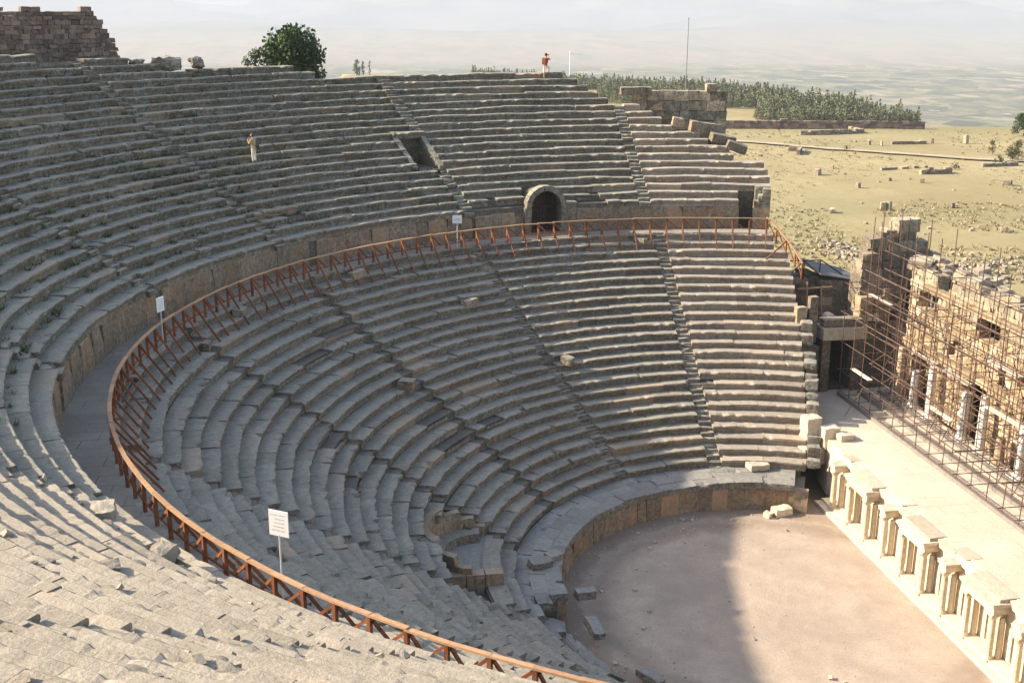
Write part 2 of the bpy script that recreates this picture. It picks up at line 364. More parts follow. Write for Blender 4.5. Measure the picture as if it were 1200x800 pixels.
# haze: the summer air over the valley
mb = MB(); box(mb, (0, 0, 110), (44800, 44800, 860), tint=.5)
HZ, hnt, hb = mat_base("haze_air"); hnt.nodes.remove(hb)
pv = hnt.nodes.new("ShaderNodeVolumePrincipled"); pv.inputs["Color"].default_value = (.57, .625, .705, 1); pv.inputs["Density"].default_value = 1.9e-4; pv.inputs["Anisotropy"].default_value = 0.
hnt.links.new(pv.outputs[0], [n for n in hnt.nodes if n.type == 'OUTPUT_MATERIAL'][0].inputs["Volume"])
hz = mb.build("haze", HZ); tag(hz, kind="stuff")

# ---------------------------------------------------------------- the seating
PROF_U = np.array([.12, .11, .05, 0., .0, .035, .5, 1.0, 1.0])    # 5.. fraction of depth from index 6
PROF_V = np.array([0., .45, .62, .78, .95, 1., 1., 1., 0.])
def smooth_rand(n, amp, k=3):
    a = rng.normal(0, 1, n+2*k); ker = np.hanning(k+2)[1:-1]; ker /= np.sqrt((ker**2).sum())
    return amp*np.convolve(a, ker, 'same')[k:k+n]
def row_blocks(mb, R0, depth, z0, z1, ta, tb, lens=(.8, 2.2), rough=1., miss=.0, step=.16, lip=True, tintmu=.5, sink=0.):
    """a curved course of stone blocks between two angles (radians)"""
    L = R0*(tb-ta)
    if L < .12: return
    cuts = [0.]
    while cuts[-1] < L-.5: cuts.append(min(L, cuts[-1]+rng.uniform(*lens)))
    cuts[-1] = L
    for c0, c1 in zip(cuts[:-1], cuts[1:]):
        gone = .24*(z1-z0)/.46 if rng.random() < miss else 0.
        gap = min(.006+abs(rng.normal(0, .009))*rough, (c1-c0)*.2)
        n = max(3, int((c1-c0)/step)+1); s = np.linspace(c0+gap*.5, c1-gap*.5, n); th = ta+s/R0
        h = z1-z0
        du = np.tile(np.concatenate([PROF_U[:6] if lip else np.array([0, 0, 0, 0, 0, .03]), depth*PROF_U[6:]])[None], (n, 1))
        dv = np.tile(z0+h*PROF_V[None], (n, 1))
        chip = np.clip(smooth_rand(n, .9)-.6, 0, 2)*.085*rough
        if rng.random() < .22*rough: chip[0 if rng.random() < .5 else -1] += rng.uniform(.03, .16); 
        fr = smooth_rand(n, .012*rough)
        for q, a in ((2, .4), (3, .8), (4, 1.), (5, 1.25)): du[:, q] += chip*a+fr+rng.normal(0, .005*rough, n)
        for q, a in ((3, .2), (4, .9), (5, .75)): dv[:, q] -= np.minimum(chip*a, .4*h)
        dz = -gone+rng.normal(0, .016*rough)-(rng.uniform(0, sink) if sink else 0); tl = rng.normal(0, .010*rough)
        dv[:, 4:8] += dz+tl*np.linspace(-1, 1, n)[:, None]
        dv[:, 5] += smooth_rand(n, .006*rough); dv[:, 6] += smooth_rand(n, .008*rough)
        du[:, :6] += rng.normal(0, .011*rough)
        sag = np.array([mnoise.noise(Vector((q*R0*.33, R0*1.7, 0.))) for q in th]); wan = np.array([mnoise.noise(Vector((q*R0*.25, R0*1.1, 9.))) for q in th])
        dv[:, 3:8] += (.055*sag*min(rough, 1.2))[:, None]; du[:, :6] += (.06*wan*min(rough, 1.2))[:, None]
        R = R0+du; V = np.stack([R*np.cos(th)[:, None], R*np.sin(th)[:, None], dv], -1).reshape(-1, 3)
        i, j = np.meshgrid(np.arange(n-1), np.arange(8), indexing='ij'); a = i*9+j
        F = np.stack([a, a+1, a+10, a+9], -1).reshape(-1, 4)
        mb.add(V, [F, np.arange(9), (n-1)*9+np.arange(9)[::-1]], np.clip(rng.normal(tintmu, .22), 0, 1))
L_R = lambda k: 11.9+.645*k
L_Z = lambda k: 1.55+.405*(k+1)
U_R = lambda k: 28.66+.673*k
U_Z = lambda k: 13.12+.406*k
def core(mb, ta, tb, Rf, Zf, kof, zbot, step=R_(.9), skip=None, back=.7):
    """stepped rubble core just under the benches"""
    n = max(2, int(math.ceil((tb-ta)/step)))
    for i in range(n):
        a, b = ta+(tb-ta)*i/n, ta+(tb-ta)*(i+1)/n; mid = (a+b)/2
        k1 = kof(mid); k0 = skip(mid) if skip else 0
        if k1 < k0: continue
        P = [(Rf(k0)+.2, zbot)]
        for k in range(k0, k1+1):
            P += [(Rf(k)+.2, Zf(k)-.13), (Rf(k+1)+.2, Zf(k)-.13)]
        P += [(Rf(k1+1)+.2+back-.7, zbot)]
        m_ = len(P); V = [[r*math.cos(t), r*math.sin(t), z] for t in (a, b) for r, z in P]
        F = [[q, q+1, m_+q+1, m_+q] for q in range(m_-1)]
        mb.add(V, [np.array(F), np.arange(m_), np.arange(m_)[::-1]+m_], .4)
def stairs(mb, tc, Rf0, z0, nsteps, rise, run, wid=.72, miss=.06, rough=1.6):
    for j in range(nsteps):
        R = Rf0+run*j; a = wid/2/R
        row_blocks(mb, R, run+.12, z0+rise*j-.15, z0+rise*(j+1)-.07, tc-a, tc+a, (.6, .9), rough, miss, .2, False, .42)

# ---- lower tier
LOW = empty("lower_seating", (0, 0, 0), "lower bank of curved grey stone benches between the orchestra and the timber fence", "seating")
LST = [86.5, 112.5, 138.8, 161.6, 190.6, 217, 243]
def l_end(k): return 63.6+.26*k if k < 22 else 71.0
EXC = np.array([-13.2, 1.98]); EXR = 2.3
def exedra_cut(k):
    """angles where row k is cut away by the exedra"""
    R = L_R(k)+.3
    if k < 2 or k > 6: return None
    c = np.arctan2(EXC[1], EXC[0]) % (2*math.pi)
    if R < np.hypot(*EXC): hw = EXR/R
    else:
        q = EXR**2-(R-np.hypot(*EXC))**2
        if q <= 0: return None
        hw = math.sqrt(q)/R
    return c-hw, c+hw
bounds = [None]+LST+[252]
for wi in range(len(bounds)-1):
    c0, c1 = bounds[wi], bounds[wi+1]
    ta_f = (lambda k: R_(l_end(k))) if c0 is None else (lambda k, c=c0: R_(c)+.36/L_R(k))
    tb_f = (lambda k, c=c1: R_(c)-.36/L_R(k))
    cb = MB(); a0 = R_(c0) if c0 is not None else R_(66); a1 = R_(c1)
    if wi == 4:
        core(cb, a0, a1, L_R, L_Z, lambda t: 23, -.4, skip=lambda t: 7)
        core(cb, a0, a1, L_R, L_Z, lambda t: 1, -.4)
    elif wi == 0:
        for k in range(24):
            tE = R_(l_end(k))+.02; nn = 14
            for i in range(nn):
                a, b = tE+(a1-tE)*i/nn, tE+(a1-tE)*(i+1)/nn; r0, r1, zt = L_R(k)+.2, L_R(k+1)+.2, L_Z(k)-.13
                V = [[r*math.cos(t), r*math.sin(t), z] for t in (a, b) for r, z in ((r0, -.4), (r0, zt), (r1, zt), (r1, -.4))]
                cb.add(V, [np.array([[0, 1, 5, 4], [1, 2, 6, 5], [2, 3, 7, 6]]), np.arange(4), np.arange(4)[::-1]+4], .4)
    else:
        core(cb, a0, a1, L_R, L_Z, lambda t: 23, -.4)
    wedge = cb.build("seating_wedge", M_CORE, LOW)
    for k in range(24):
        R = L_R(k); depth = .645+.12 if k < 23 else .5
        far = wi <= 1
        rough = .8 if far else (1.1 if wi <= 4 else 1.0)
        ms = .004 if wi <= 1 else .016
        segs = [(ta_f(k), tb_f(k))]
        if wi == 4:
            ct = exedra_cut(k)
            if ct: segs = [(segs[0][0], ct[0])]+([(ct[1], segs[0][1])] if k > 4 else [])
        if wi == 5 and k < 5: segs = [(ta_f(k)+R_([0, 3, 5, 4, 2][k]), tb_f(k))]
        for a, b in segs:
            if R*(b-a) < .2: continue
            mb = MB()
            row_blocks(mb, R, depth, L_Z(k)-.46, L_Z(k), a, b, (1.0, 2.9), rough, ms, .13 if wi in (3, 4, 5) else .17, sink=.02 if wi >= 3 else 0.)
            mb.build("bench", M_REST_FLARE if wi == 0 else M_SEAT, wedge)
for tc in LST:
    mb = MB(); stairs(mb, R_(tc), 11.7, 1.5-(.27 if abs(tc-152) < 15 else .16 if tc > 200 else .1 if tc > 100 else 0), 48, .2025, .3225, .72, .3 if abs(tc-152) < 15 else .06 if tc > 100 else .03, 1.2 if tc < 200 else .4)
    mb.build("staircase", M_CORE if abs(tc-152) < 15 else M_SEAT, LOW)
# end blocks stepping down along the cut end of the benches
mb = MB()
for k in range(0, 14):
    if rng.random() < .1: continue
    R = L_R(k); t = R_(l_end(k))-.36/R; hh = rng.uniform(.35, .62)
    rough_block(mb, ((R+.35)*math.cos(t), (R+.35)*math.sin(t), L_Z(k)-.2+rng.uniform(-.1, .22)), (.68, rng.uniform(.55, .7), hh), t-math.pi/2+rng.normal(0, .08), (rng.normal(0, .05), rng.normal(0, .05)), 5, .05)
mb.build("end_blocks", M_LEDGE, LOW)["label"] = "pale rough blocks stepping along the cut end of the benches"
# ledge and podium round the orchestra
mb = MB()
for i in range(3):
    row_blocks(mb, 9.87+.69*i, .73, 1.2, 1.55, R_(66), R_([181, 184.5, 189][i]), (.7, 1.7), .9, 0, .2, False, .5)
mb.build("front_ledge", M_LEDGE, LOW)
mb = MB()
for i, (r, z) in enumerate(((9.95, .42), (10.35, .62), (10.85, .9), (11.3, 1.12))):
    row_blocks(mb, r+.15, .75, -.1, z+.25, R_(182+i*2.2), R_(250), (.8, 1.9), 2.2, .14, .25, False, .45, sink=.25)
o = mb.build("broken_ledge", M_LEDGE, LOW); o["label"] = "collapsed sloping slabs of the ledge on the near side"
mb = MB()
row_blocks(mb, 9.93, .5, -.2, 1.19, R_(62), R_(180.5), (.55, 1.15), .8, 0, .25, False, .55)
mb.build("podium_wall", M_POD, LOW)
# fill under the ledge
mb = MB()
def ringbox(mb, r0, r1, z0, z1, a, b, n=60, tint=.4):
    t = np.linspace(a, b, n); c, s = np.cos(t), np.sin(t)
    V = np.stack([np.stack([r*c, r*s, np.full(n, z)], -1) for r, z in ((r0, z0), (r0, z1), (r1, z1), (r1, z0))], 1).reshape(-1, 3)
    F = [[i*4+j, i*4+(j+1) % 4, (i+1)*4+(j+1) % 4, (i+1)*4+j] for i in range(n-1) for j in range(4)]
    mb.add(V, [np.array(F), np.arange(4), np.arange(4)[::-1]+(n-1)*4], tint)
ringbox(mb, 10.3, 12.1, -.4, 1.17, R_(63.5), R_(181)); ringbox(mb, 10.9, 12.1, -.4, .95, R_(181), R_(252))
ringbox(mb, 12.9, 16.9, -.4, 2.0, R_(161), R_(191))
mb.build("ledge_fill", M_CORE, LOW)
# exedra: the curved box of honour in the middle wedge
mb = MB(); ca0 = math.atan2(EXC[1], EXC[0])
def step_z(r): return 1.55+.405*(max(0, int((max(r, 13.25)-11.9)/.645))+1)+.02
def seat_z(r): return 1.55+.405*((r-11.9)/.645+1)
def ex_arc(r0, r1, z0, z1, a, b, n=30, follow=True):
    t = np.linspace(a, b, n)+ca0; c, s_ = np.cos(t), np.sin(t); P = []
    for q in range(n):
        for r, top in ((r0, 0), (r0, 1), (r1, 1), (r1, 0)):
            x, y = EXC[0]+r*c[q], EXC[1]+r*s_[q]; R = math.hypot(x, y)
            if R < 13.05: x, y = x*13.05/R, y*13.05/R; R = 13.05
            z = z0 if not top else (min(z1, max(2.45, step_z(math.hypot(EXC[0]+EXR*c[q], EXC[1]+EXR*s_[q])))) if follow else z1)
            P.append([x, y, z])
    V = np.array(P)+rng.normal(0, .01, (4*n, 3))
    F = [[i*4+j, i*4+(j+1) % 4, (i+1)*4+(j+1) % 4, (i+1)*4+j] for i in range(n-1) for j in range(4)]
    return V, [np.array(F), np.arange(4), np.arange(4)[::-1]+(n-1)*4]
EX = mb
V, F = ex_arc(EXR-.04, EXR+.3, 1.6, 4.42, -1.62, 1.62, 80); mb.add(V, F, .7)
exo = mb.build("exedra", M_POD, LOW); exo["label"] = "curved recess with an orange plastered back wall in the middle of the benches"
mb = MB(); V, F = ex_arc(1.62, EXR, 1.6, 2.74, -1.5, 1.35, 30, False); mb.add(V, F, .45); mb.build("curved_bench", M_SEAT, exo)
mb = MB(); t = np.linspace(0, 2*math.pi, 40, endpoint=False)
V = [[EXC[0]+(EXR+.1)*math.cos(a), EXC[1]+(EXR+.1)*math.sin(a), 2.3] for a in t]; V = [[x*max(1, 13.05/math.hypot(x, y)), y*max(1, 13.05/math.hypot(x, y)), z] for x, y, z in V]; mb.add(V, [np.arange(40)], .5)
mb.build("recess_floor", M_LEDGE, exo)
mb = MB()
for i, (x0, x1) in enumerate(((-15.1, -14.2), (-14.18, -13.4), (-13.38, -12.62))):
    for z0, z1 in ((1.6, 2.28), (2.3, 2.92)): box(mb, ((x0+x1)/2, -.28, (z0+z1)/2), (x1-x0-.02, .5, z1-z0), .02, .02)
o = mb.build("broken_side_wall", M_POD, exo); o["label"] = "broken brown block face at the near side of the recess"

# ---- walkway between the tiers
mb = MB(); ringbox(mb, 27.1, 28.95, 10.2, 11.285, R_(71.6), R_(252), 140)
o = mb.build("walkway", M_WALK); tag(o, kind="structure")

# ---- upper tier
UP = empty("upper_seating", (0, 0, 0), "upper bank of curved lichen-grey stone benches behind the timber fence, with broken top rows", "seating")
UST = [87.6, 111.4, 138.8, 160.3, 184.2, 209, 233]
TMIN = {0: 75.5, 1: 75.5, 2: 71.5, 3: 71.5, 4: 71.7, 5: 72.2, 6: 75.6, 7: 76, 8: 78.4, 9: 79.2, 10: 82.2, 11: 83.2, 12: 84.1, 13: 85.2, 14: 88.6, 15: 89.5, 16: 90.2, 17: 91.2, 18: 92.5, 19: 117.8, 20: 119.5, 21: 131.8, 22: 134.2, 23: 141.9, 24: 146, 25: 150, 26: 154}
KTOP = 26
def kmax(deg):
    k = 0
    for q in range(2, KTOP+1):
        if deg >= TMIN[q]: k = q
        else: break
    return k
VOM = (111.3, 114.0, 6, 10)          # inclined stair opening
ARC = (98.9, 102.9, 0, 3)            # arched doorway
ubounds = [None]+UST+[252]
for wi in range(len(ubounds)-1):
    c0, c1 = ubounds[wi], ubounds[wi+1]
    cb = MB(); a0 = R_(c0) if c0 else R_(71.7); a1 = R_(c1)
    def skip(t):
        dg = math.degrees(t)
        if VOM[0]-.1 < dg < VOM[1]+.1: return 10
        if ARC[0]-.2 < dg < ARC[1]+.2: return 3
        if dg < 75.6: return 2
        return 0
    for s0, s1 in ([(a0, a1)] if wi not in (1, 2) else ([(a0, R_(ARC[0]-.3)), (R_(ARC[0]-.3), R_(ARC[1]+.3)), (R_(ARC[1]+.3), a1)] if wi == 1 else [(a0, R_(VOM[1]+.15)), (R_(VOM[1]+.15), a1)])):
        core(cb, s0, s1, U_R, U_Z, lambda t: kmax(math.degrees(t)), -.5 if False else 10.2, R_(.45) if wi < 3 else R_(.9), skip=skip)
    if wi == 0:   # solid mass down to the field under the far end
        ringbox(cb, 27.0, 32.2, -1, 10.25, R_(71.5), R_(90), 20)
        ringbox(cb, 32.0, 46, -1, 10.2, R_(79), R_(96), 20)
    wedge = cb.build("seating_wedge", M_CORE, UP)
    for k in range(KTOP+1):
        R = U_R(k); ta = R_(c0)+.37/R if c0 else R_(TMIN[k]); tb = R_(c1)-.37/R
        ta = max(ta, R_(TMIN[k]))
        if ta >= tb-.005: continue
        segs = [(ta, tb)]
        def cut(segs, lo, hi):
            out = []
            for a, b in segs:
                if hi <= a or lo >= b: out.append((a, b)); continue
                if lo > a: out.append((a, lo))
                if hi < b: out.append((hi, b))
            return out
        if VOM[2] <= k < VOM[3]: segs = cut(segs, R_(VOM[0]), R_(VOM[1]))
        if k < ARC[3]: segs = cut(segs, R_(ARC[0]-[.3, .25, 0][k]), R_(ARC[1]+[.9, .3, 0][k]))
        if k == 0: segs = cut(cut(segs, R_(103.8), R_(110.4)), R_(92.5), R_(96.6))
        if k == 1: segs = cut(cut(segs, R_(106.9), R_(108)), R_(93.2), R_(94.4))
        for a, b in segs:
            if R*(b-a) < .3: continue
            mb = MB()
            row_blocks(mb, R, .673+.12, U_Z(k)-.47, U_Z(k), a, b, (1.0, 3.0), (.95 if wi < 3 else 1.0 if wi < 5 else .45 if wi < 6 else .28), .003 if wi < 2 else .006, .17 if wi < 5 else .1, sink=.02 if wi > 2 else 0)
            mb.build("bench", M_WORN if wi >= 6 else M_REST_FLARE if wi == 0 else M_UP, wedge)
for i, tc in enumerate(UST):
    n = 2*kmax(tc)+1
    mb = MB(); j0 = 11 if abs(tc-111.4) < 1 else 0
    stairs(mb, R_(tc), 28.7-.1, 12.9-(.12 if 120 < tc < 200 else .05), n if not j0 else j0, .203, .3365, .74, .1 if tc < 200 else 0, 1.2 if tc < 200 else .3)
    if j0:
        for j in range(20, n): row_blocks(mb, 28.6+.3365*j, .45, 12.8+.203*j, 12.9+.203*(j+1), R_(tc)-.37/34, R_(tc)+.37/34, (.6, .9), 1.6, .05, .2, False, .42)
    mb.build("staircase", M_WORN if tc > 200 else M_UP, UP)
# podium of the upper tier, with its stair niches
mb = MB(); niches = [(75.4, 73.6), (ARC[1], ARC[0]), (110.9, 110.4), (134.4, 133.2), (159.4, 158.2), (184.8, 183.4), (209.6, 208.4), (233.6, 232.4)]
edges = [71.5]+[x for h, l in niches for x in (l, h)]+[252]
for a, b in zip(edges[::2], edges[1::2]):
    mb = MB(); row_blocks(mb, 28.74, .55, 11.2, 12.68, R_(a), R_(b), (.8, 1.7), .9, 0, .3, False, .5)
    mb.build("podium_wall", M_POD, UP)
mb = MB(); ringbox(mb, 29.25, 29.6, 11.0, 12.7, R_(75.6), R_(ARC[0]-.4), 30); ringbox(mb, 29.25, 29.6, 11.0, 12.7, R_(ARC[1]+.4), R_(252), 90)
mb.build("podium_backing", M_CORE, UP)
mb = MB()
for j in range(3): row_blocks(mb, 28.74, .5, 12.66+.4*j, 13.08+.4*j, R_(71.5), R_(73.6-.55*j), (.7, 1.2), .9, 0, .2, False)
row_blocks(mb, 29.3, 2.0, 10.9, 13.9, R_(71.5), R_(73.4), (.8, 1.3), .8, 0, .3, False, .45)
mb.build("end_wall", M_UP, UP)
# arched doorway
mb = MB(); tc = R_((ARC[0]+ARC[1])/2); er = np.array([math.cos(tc), math.sin(tc), 0]); et = np.array([-er[1], er[0], 0]); ez = np.array([0, 0, 1.])
AW, ASP, AZ0 = 1.0, 12.95, 11.29; AF = er*28.45
def loc(u, z, dep): return AF+et*u+ez*z+er*dep
nv = 11
for i in range(nv):
    a, b = math.pi*i/nv+.008, math.pi*(i+1)/nv-.008; j = rng.uniform(-.02, .02)
    V = [loc(r*math.cos(t), ASP+r*math.sin(t), dp+j) for dp in (0, .6) for t in (a, b) for r in (AW, AW+.34)]
    mb.add(np.array(V), BOXF, rng.uniform(.3, .8))
for sgn in (-1, 1):
    for q in range(3):
        h = (ASP-AZ0)/3; c = loc(sgn*(AW+.22), AZ0+h*(q+.5), .3)
        box(mb, c, (.43+rng.uniform(-.04, .04), .6, h-.015), tc-math.pi/2, .012)
arch = mb.build("arched_doorway", M_UP, UP)
mb = MB()
ts = np.linspace(0, math.pi, 13); ring = [(AW, AZ0)]+[(AW*math.cos(t), ASP+AW*math.sin(t)) for t in ts]+[(-AW, AZ0)]
m_ = len(ring); V = [loc(u, z, d) for d in (.5, 4.5) for u, z in ring]
F = [[q, q+1, m_+q+1, m_+q] for q in range(m_-1)]+[[m_-1, 0, m_, 2*m_-1]]
mb.add(np.array(V), [np.array(F), np.arange(m_)+m_], .3)
mb.build("passage_vault", M_CORE, arch)
mb = MB()
for u in np.linspace(-.9, .9, 9): bar(mb, loc(u, AZ0, .75), loc(u, ASP+math.sqrt(max(.02, 1-u*u))-.02, .75), .035)
for z in (AZ0+.15, ASP-.1, ASP-.9): bar(mb, loc(-.98, z, .75), loc(.98, z, .75), .05)
mb.build("iron_gate", M_GATE, arch)
# inclined stair opening
mb = MB()
def cyl(r, dg, z): return [r*math.cos(R_(dg)), r*math.sin(R_(dg)), z]
zf = U_Z(5)-.02
for dg, th_ in ((VOM[0], -.55), (VOM[1], .55)):
    for k in range(6, 10):     # sloping side walls, a block per row
        r0, r1 = U_R(k)-.1, U_R(k+1)-.12; z0, z1 = U_Z(k-1)+.2, U_Z(k)+.18
        V = [cyl(r, dg+o, z) for r, zt in ((r0, z0), (r1, z1)) for o in (0, th_) for z in (zf-.3, zt)]
        V = np.array(V)+rng.normal(0, .012, (8, 3)); mb.add(V, BOXF, rng.uniform(.4, .9))
vom = mb.build("stair_opening", M_UP, UP); vom["label"] = "dark sloping slot between stone side walls where a stair comes out among the upper benches"
mb = MB()
row_blocks(mb, U_R(9)+.45, .8, U_Z(9)+.02, U_Z(10)+.06, R_(VOM[0]-.5), R_(VOM[1]+.5), (1.4, 1.7), 1., 0, .2)
mb.build("lintel", M_UP, vom)
mb = MB(); rr = (U_R(6)-.2, U_R(10)+5)
V = [cyl(r, dg, z) for r in rr for dg in (VOM[0]+.02, VOM[1]-.02) for z in (zf, zf+1.85 if r == rr[0] else zf+1.85)]
V[1] = cyl(rr[0], VOM[0]+.02, zf+.2); V[3] = cyl(rr[0], VOM[1]-.02, zf+.2)
V = np.array(V); mb.add(V, [np.array([[0, 4, 6, 2], [0, 1, 5, 4], [2, 6, 7, 3], [4, 5, 7, 6]])], .4)
V2 = np.array([cyl(U_R(9)+.5, VOM[0]+.02, zf+1.7), cyl(U_R(9)+.5, VOM[1]-.02, zf+1.7), cyl(rr[1], VOM[1]-.02, zf+1.7), cyl(rr[1], VOM[0]+.02, zf+1.7)])
mb.add(V2, np.array([[0, 1, 2, 3]]), .4)
mb.build("passage_walls", M_CORE, vom)

# earth and dust lying over the worn near benches
def worn_z(r, a):
    x, y = r*math.cos(a), r*math.sin(a); v = Vector((x, y, 0))
    return 13.12+.406*(r-28.66)/.673-.19+.09*mnoise.noise(v*.5)+.10*mnoise.fractal(v*1.9, .9, 2., 4)+.03*mnoise.noise(v*7.)
ar = np.linspace(R_(203), R_(250), 330); rr_ = np.arange(28.9, 46.6, .085); V = []
for a in ar:
    edge = sst(203, 212, math.degrees(a))
    for r in rr_: V.append([r*math.cos(a), r*math.sin(a), worn_z(r, a)-.35*(1-edge)-.25*(1-sst(28.9, 29.8, r))])
nr = len(rr_); F = np.array([[i*nr+j, i*nr+j+1, (i+1)*nr+j+1, (i+1)*nr+j] for i in range(len(ar)-1) for j in range(nr-1)])
mb = MB(); mb.add(V, F, .5)
M_EARTH = floor_mat("dusty_earth", (.31, .26, .195), (.40, .335, .255), (.24, .195, .145))
tag(mb.build("earth", M_EARTH, smooth=True), "dusty earth lying over the worn benches of the near bank", "earth", kind="stuff")
mb = MB()
for i in range(700):
    a = rng.uniform(R_(205), R_(249)); r = rng.uniform(29.2, 45.5); q = rng.uniform(.03, .1) if i % 8 else rng.uniform(.08, .15)
    box(mb, (r*math.cos(a), r*math.sin(a), worn_z(r, a)+q*.2), (q*1.5, q, q*.8), rng.uniform(0, 3), q*.16, None, (rng.normal(0, .3), rng.normal(0, .3)))
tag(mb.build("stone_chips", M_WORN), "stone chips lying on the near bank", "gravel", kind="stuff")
# ---------------------------------------------------------------- orchestra floor
mb = MB(); n = 90; t = np.linspace(0, 2*math.pi, n, endpoint=False)
rs = np.linspace(0.3, 11.5, 24); V = []; 
for r in rs:
    for a in t: 
        x, y = r*math.cos(a), r*math.sin(a); x = min(x, 6.6)
        V.append([x, y, .035*mnoise.noise(Vector((x*.5, y*.5, 1)))+.02*mnoise.noise(Vector((x*2, y*2, 4)))])
F = [[i*n+j, (i+1)*n+j, (i+1)*n+(j+1) % n, i*n+(j+1) % n] for i in range(len(rs)-1) for j in range(n)]
mb.add(V, [np.array(F), np.arange(n)], .5)
for y0 in (-26,):
    xs = np.linspace(-4, 6.6, 12); ys = np.linspace(-24, -8.5, 16)
    V = [[x, y, -.012+.02*mnoise.noise(Vector((x, y, 2)))] for y in ys for x in xs]
    mb.add(V, np.array([[i*12+j, i*12+j+1, (i+1)*12+j+1, (i+1)*12+j] for i in range(15) for j in range(11)]), .5)
tag(mb.build("orchestra_floor", M_ORCH, smooth=True), kind="structure")

mb = MB()
for i in range(520):
    a = rng.uniform(R_(60), R_(300)); r = 9.7-abs(rng.normal(0, 1.3)) if i < 400 else 9.5*math.sqrt(rng.random()); x, y = r*math.cos(a), r*math.sin(a)
    if x > 5.5: continue
    q = rng.uniform(.02, .06) if i % 12 else rng.uniform(.07, .15); box(mb, (x, y, q*.3), (q*1.3, q, q*.8), rng.uniform(0, 3), q*.18, None, (rng.normal(0, .3), rng.normal(0, .3)))
tag(mb.build("gravel", M_SLAB), "scattered pebbles and stone chips on the orchestra floor", "gravel", kind="stuff")
# ---------------------------------------------------------------- stage
ST = empty("stage", (6.3, 0, 0), "pale stone stage whose columned front faces the orchestra", "stage")
mb = MB(); poly = [(6.85, 9.7), (6.85, -16), (14.0, -16), (14.0, 19.2), (9.35, 19.2), (8.35, 17.2), (7.6, 15.2), (7.0, 12.6), (6.7, 11)]
m_ = len(poly); V = [[x, y, z] for z in (.0, 2.96) for x, y in poly]
mb.add(V, [np.arange(m_)+m_, np.arange(m_)[::-1]]+[np.array([[i, (i+1) % m_, m_+(i+1) % m_, m_+i]]) for i in range(m_)], .5)
mb.build("stage_floor", M_DECK, ST)
mb = MB(); box(mb, (6.12, -3.2, .06), (1.0, 26.4, .2), tint=.6); box(mb, (6.32, -3.2, .2), (.62, 26.4, .14), tint=.7); mb.build("plinth", M_MARB, ST)
ys = [8.85-1.815*i for i in range(14)]
mb = MB()   # wall behind columns with niches: rough slabs
y = 9.8
for i in range(26):
    L_ = .9075; box(mb, (6.72+(.10 if i % 2 else 0), y-L_/2, 1.35), (.28, L_-.01, 2.4), 0, .012)
    y -= L_
mb.build("front_wall", M_MARB, ST)
def column(yc, x=6.1):
    mb = MB(); r = .15*rng.uniform(.93, 1.05)
    lathe(mb, (x, yc, .27), [(r*1.25, 0), (r*1.3, .05), (r*1.1, .12), (r, .16), (r*1.0, .9), (r*.88, 1.72)], 12, rng.uniform(.3, .9))
    c = mb.build("column", M_MARB, ST)
    mb = MB(); box(mb, (x, yc, .235), (.36, .36, .07), 0, .006); mb.build("base", M_MARB, c)
    mb = MB(); lathe(mb, (x, yc, 1.99), [(r*.9, 0), (r*1.0, .06), (r*1.35, .16), (r*1.7, .22)], 10, .6); box(mb, (x, yc, 2.245), (.42, .42, .07), 0, .01); mb.build("capital", M_MARB, c)
for i, yc in enumerate(ys):
    column(yc)
    mb = MB()      # oval pilaster behind each column
    lathe(mb, (6.47, yc-.06, .2), [(.12, 0), (.14, .08), (.125, .2), (.12, 1.6), (.11, 1.85)], 10, rng.uniform(.3, .9), 1, .8)
    mb.build("pilaster", M_MARB, ST)
for i in range(0, 14, 3):                    # single aediculae and paired bays
    yc = ys[i]
    mb = MB(); box(mb, (6.37, yc, 2.40), (.86, .52, .22), 0, .015); box(mb, (6.36, yc, 2.60), (.98, .66, .16), 0, .015)
    V = [[x, yc+u, z] for x in (5.84, 6.9) for u, z in ((-.36, 2.682), (.36, 2.682), (0, 2.86))]
    mb.add(np.array(V), [np.array([[0, 1, 2], [5, 4, 3]]), np.array([[0, 3, 4, 1], [1, 4, 5, 2], [2, 5, 3, 0]])], .7)
    mb.build("gabled_cornice", M_MARB, ST)
    if i+2 < 14:
        ya, yb = ys[i+1], ys[i+2]
        mb = MB(); mid = (ya+yb)/2; L_ = ya-yb
        box(mb, (6.37, mid, 2.40), (.84, L_+.42, .22), 0, .012); box(mb, (6.36, mid, 2.585), (.92, L_+.52, .14), 0, .012)
        box(mb, (6.34, mid, 2.73), (1.05, L_+.66, .14), 0, .015)
        mb.build("entablature", M_MARB, ST)
        mb = MB(); box(mb, (6.55, mid, 2.885), (.75, L_+.45, .16), 0, .03); mb.build("cover_slab", M_SLAB, ST)
    mb = MB(); box(mb, (6.98, yc, 2.87), (.7, 1.1+rng.uniform(-.2, .2), .22), rng.normal(0, .04), .03); mb.build("cover_slab", M_MARB if i % 2 else M_SLAB, ST)
mb = MB(); y = 9.7
while y > -15:
    l = rng.uniform(.8, 1.7); box(mb, (6.86+rng.uniform(-.03, .03), y-l/2, 2.76), (.62, l-.015, .34), rng.normal(0, .01), .02); y -= l
mb.build("coping", M_MARB, ST)
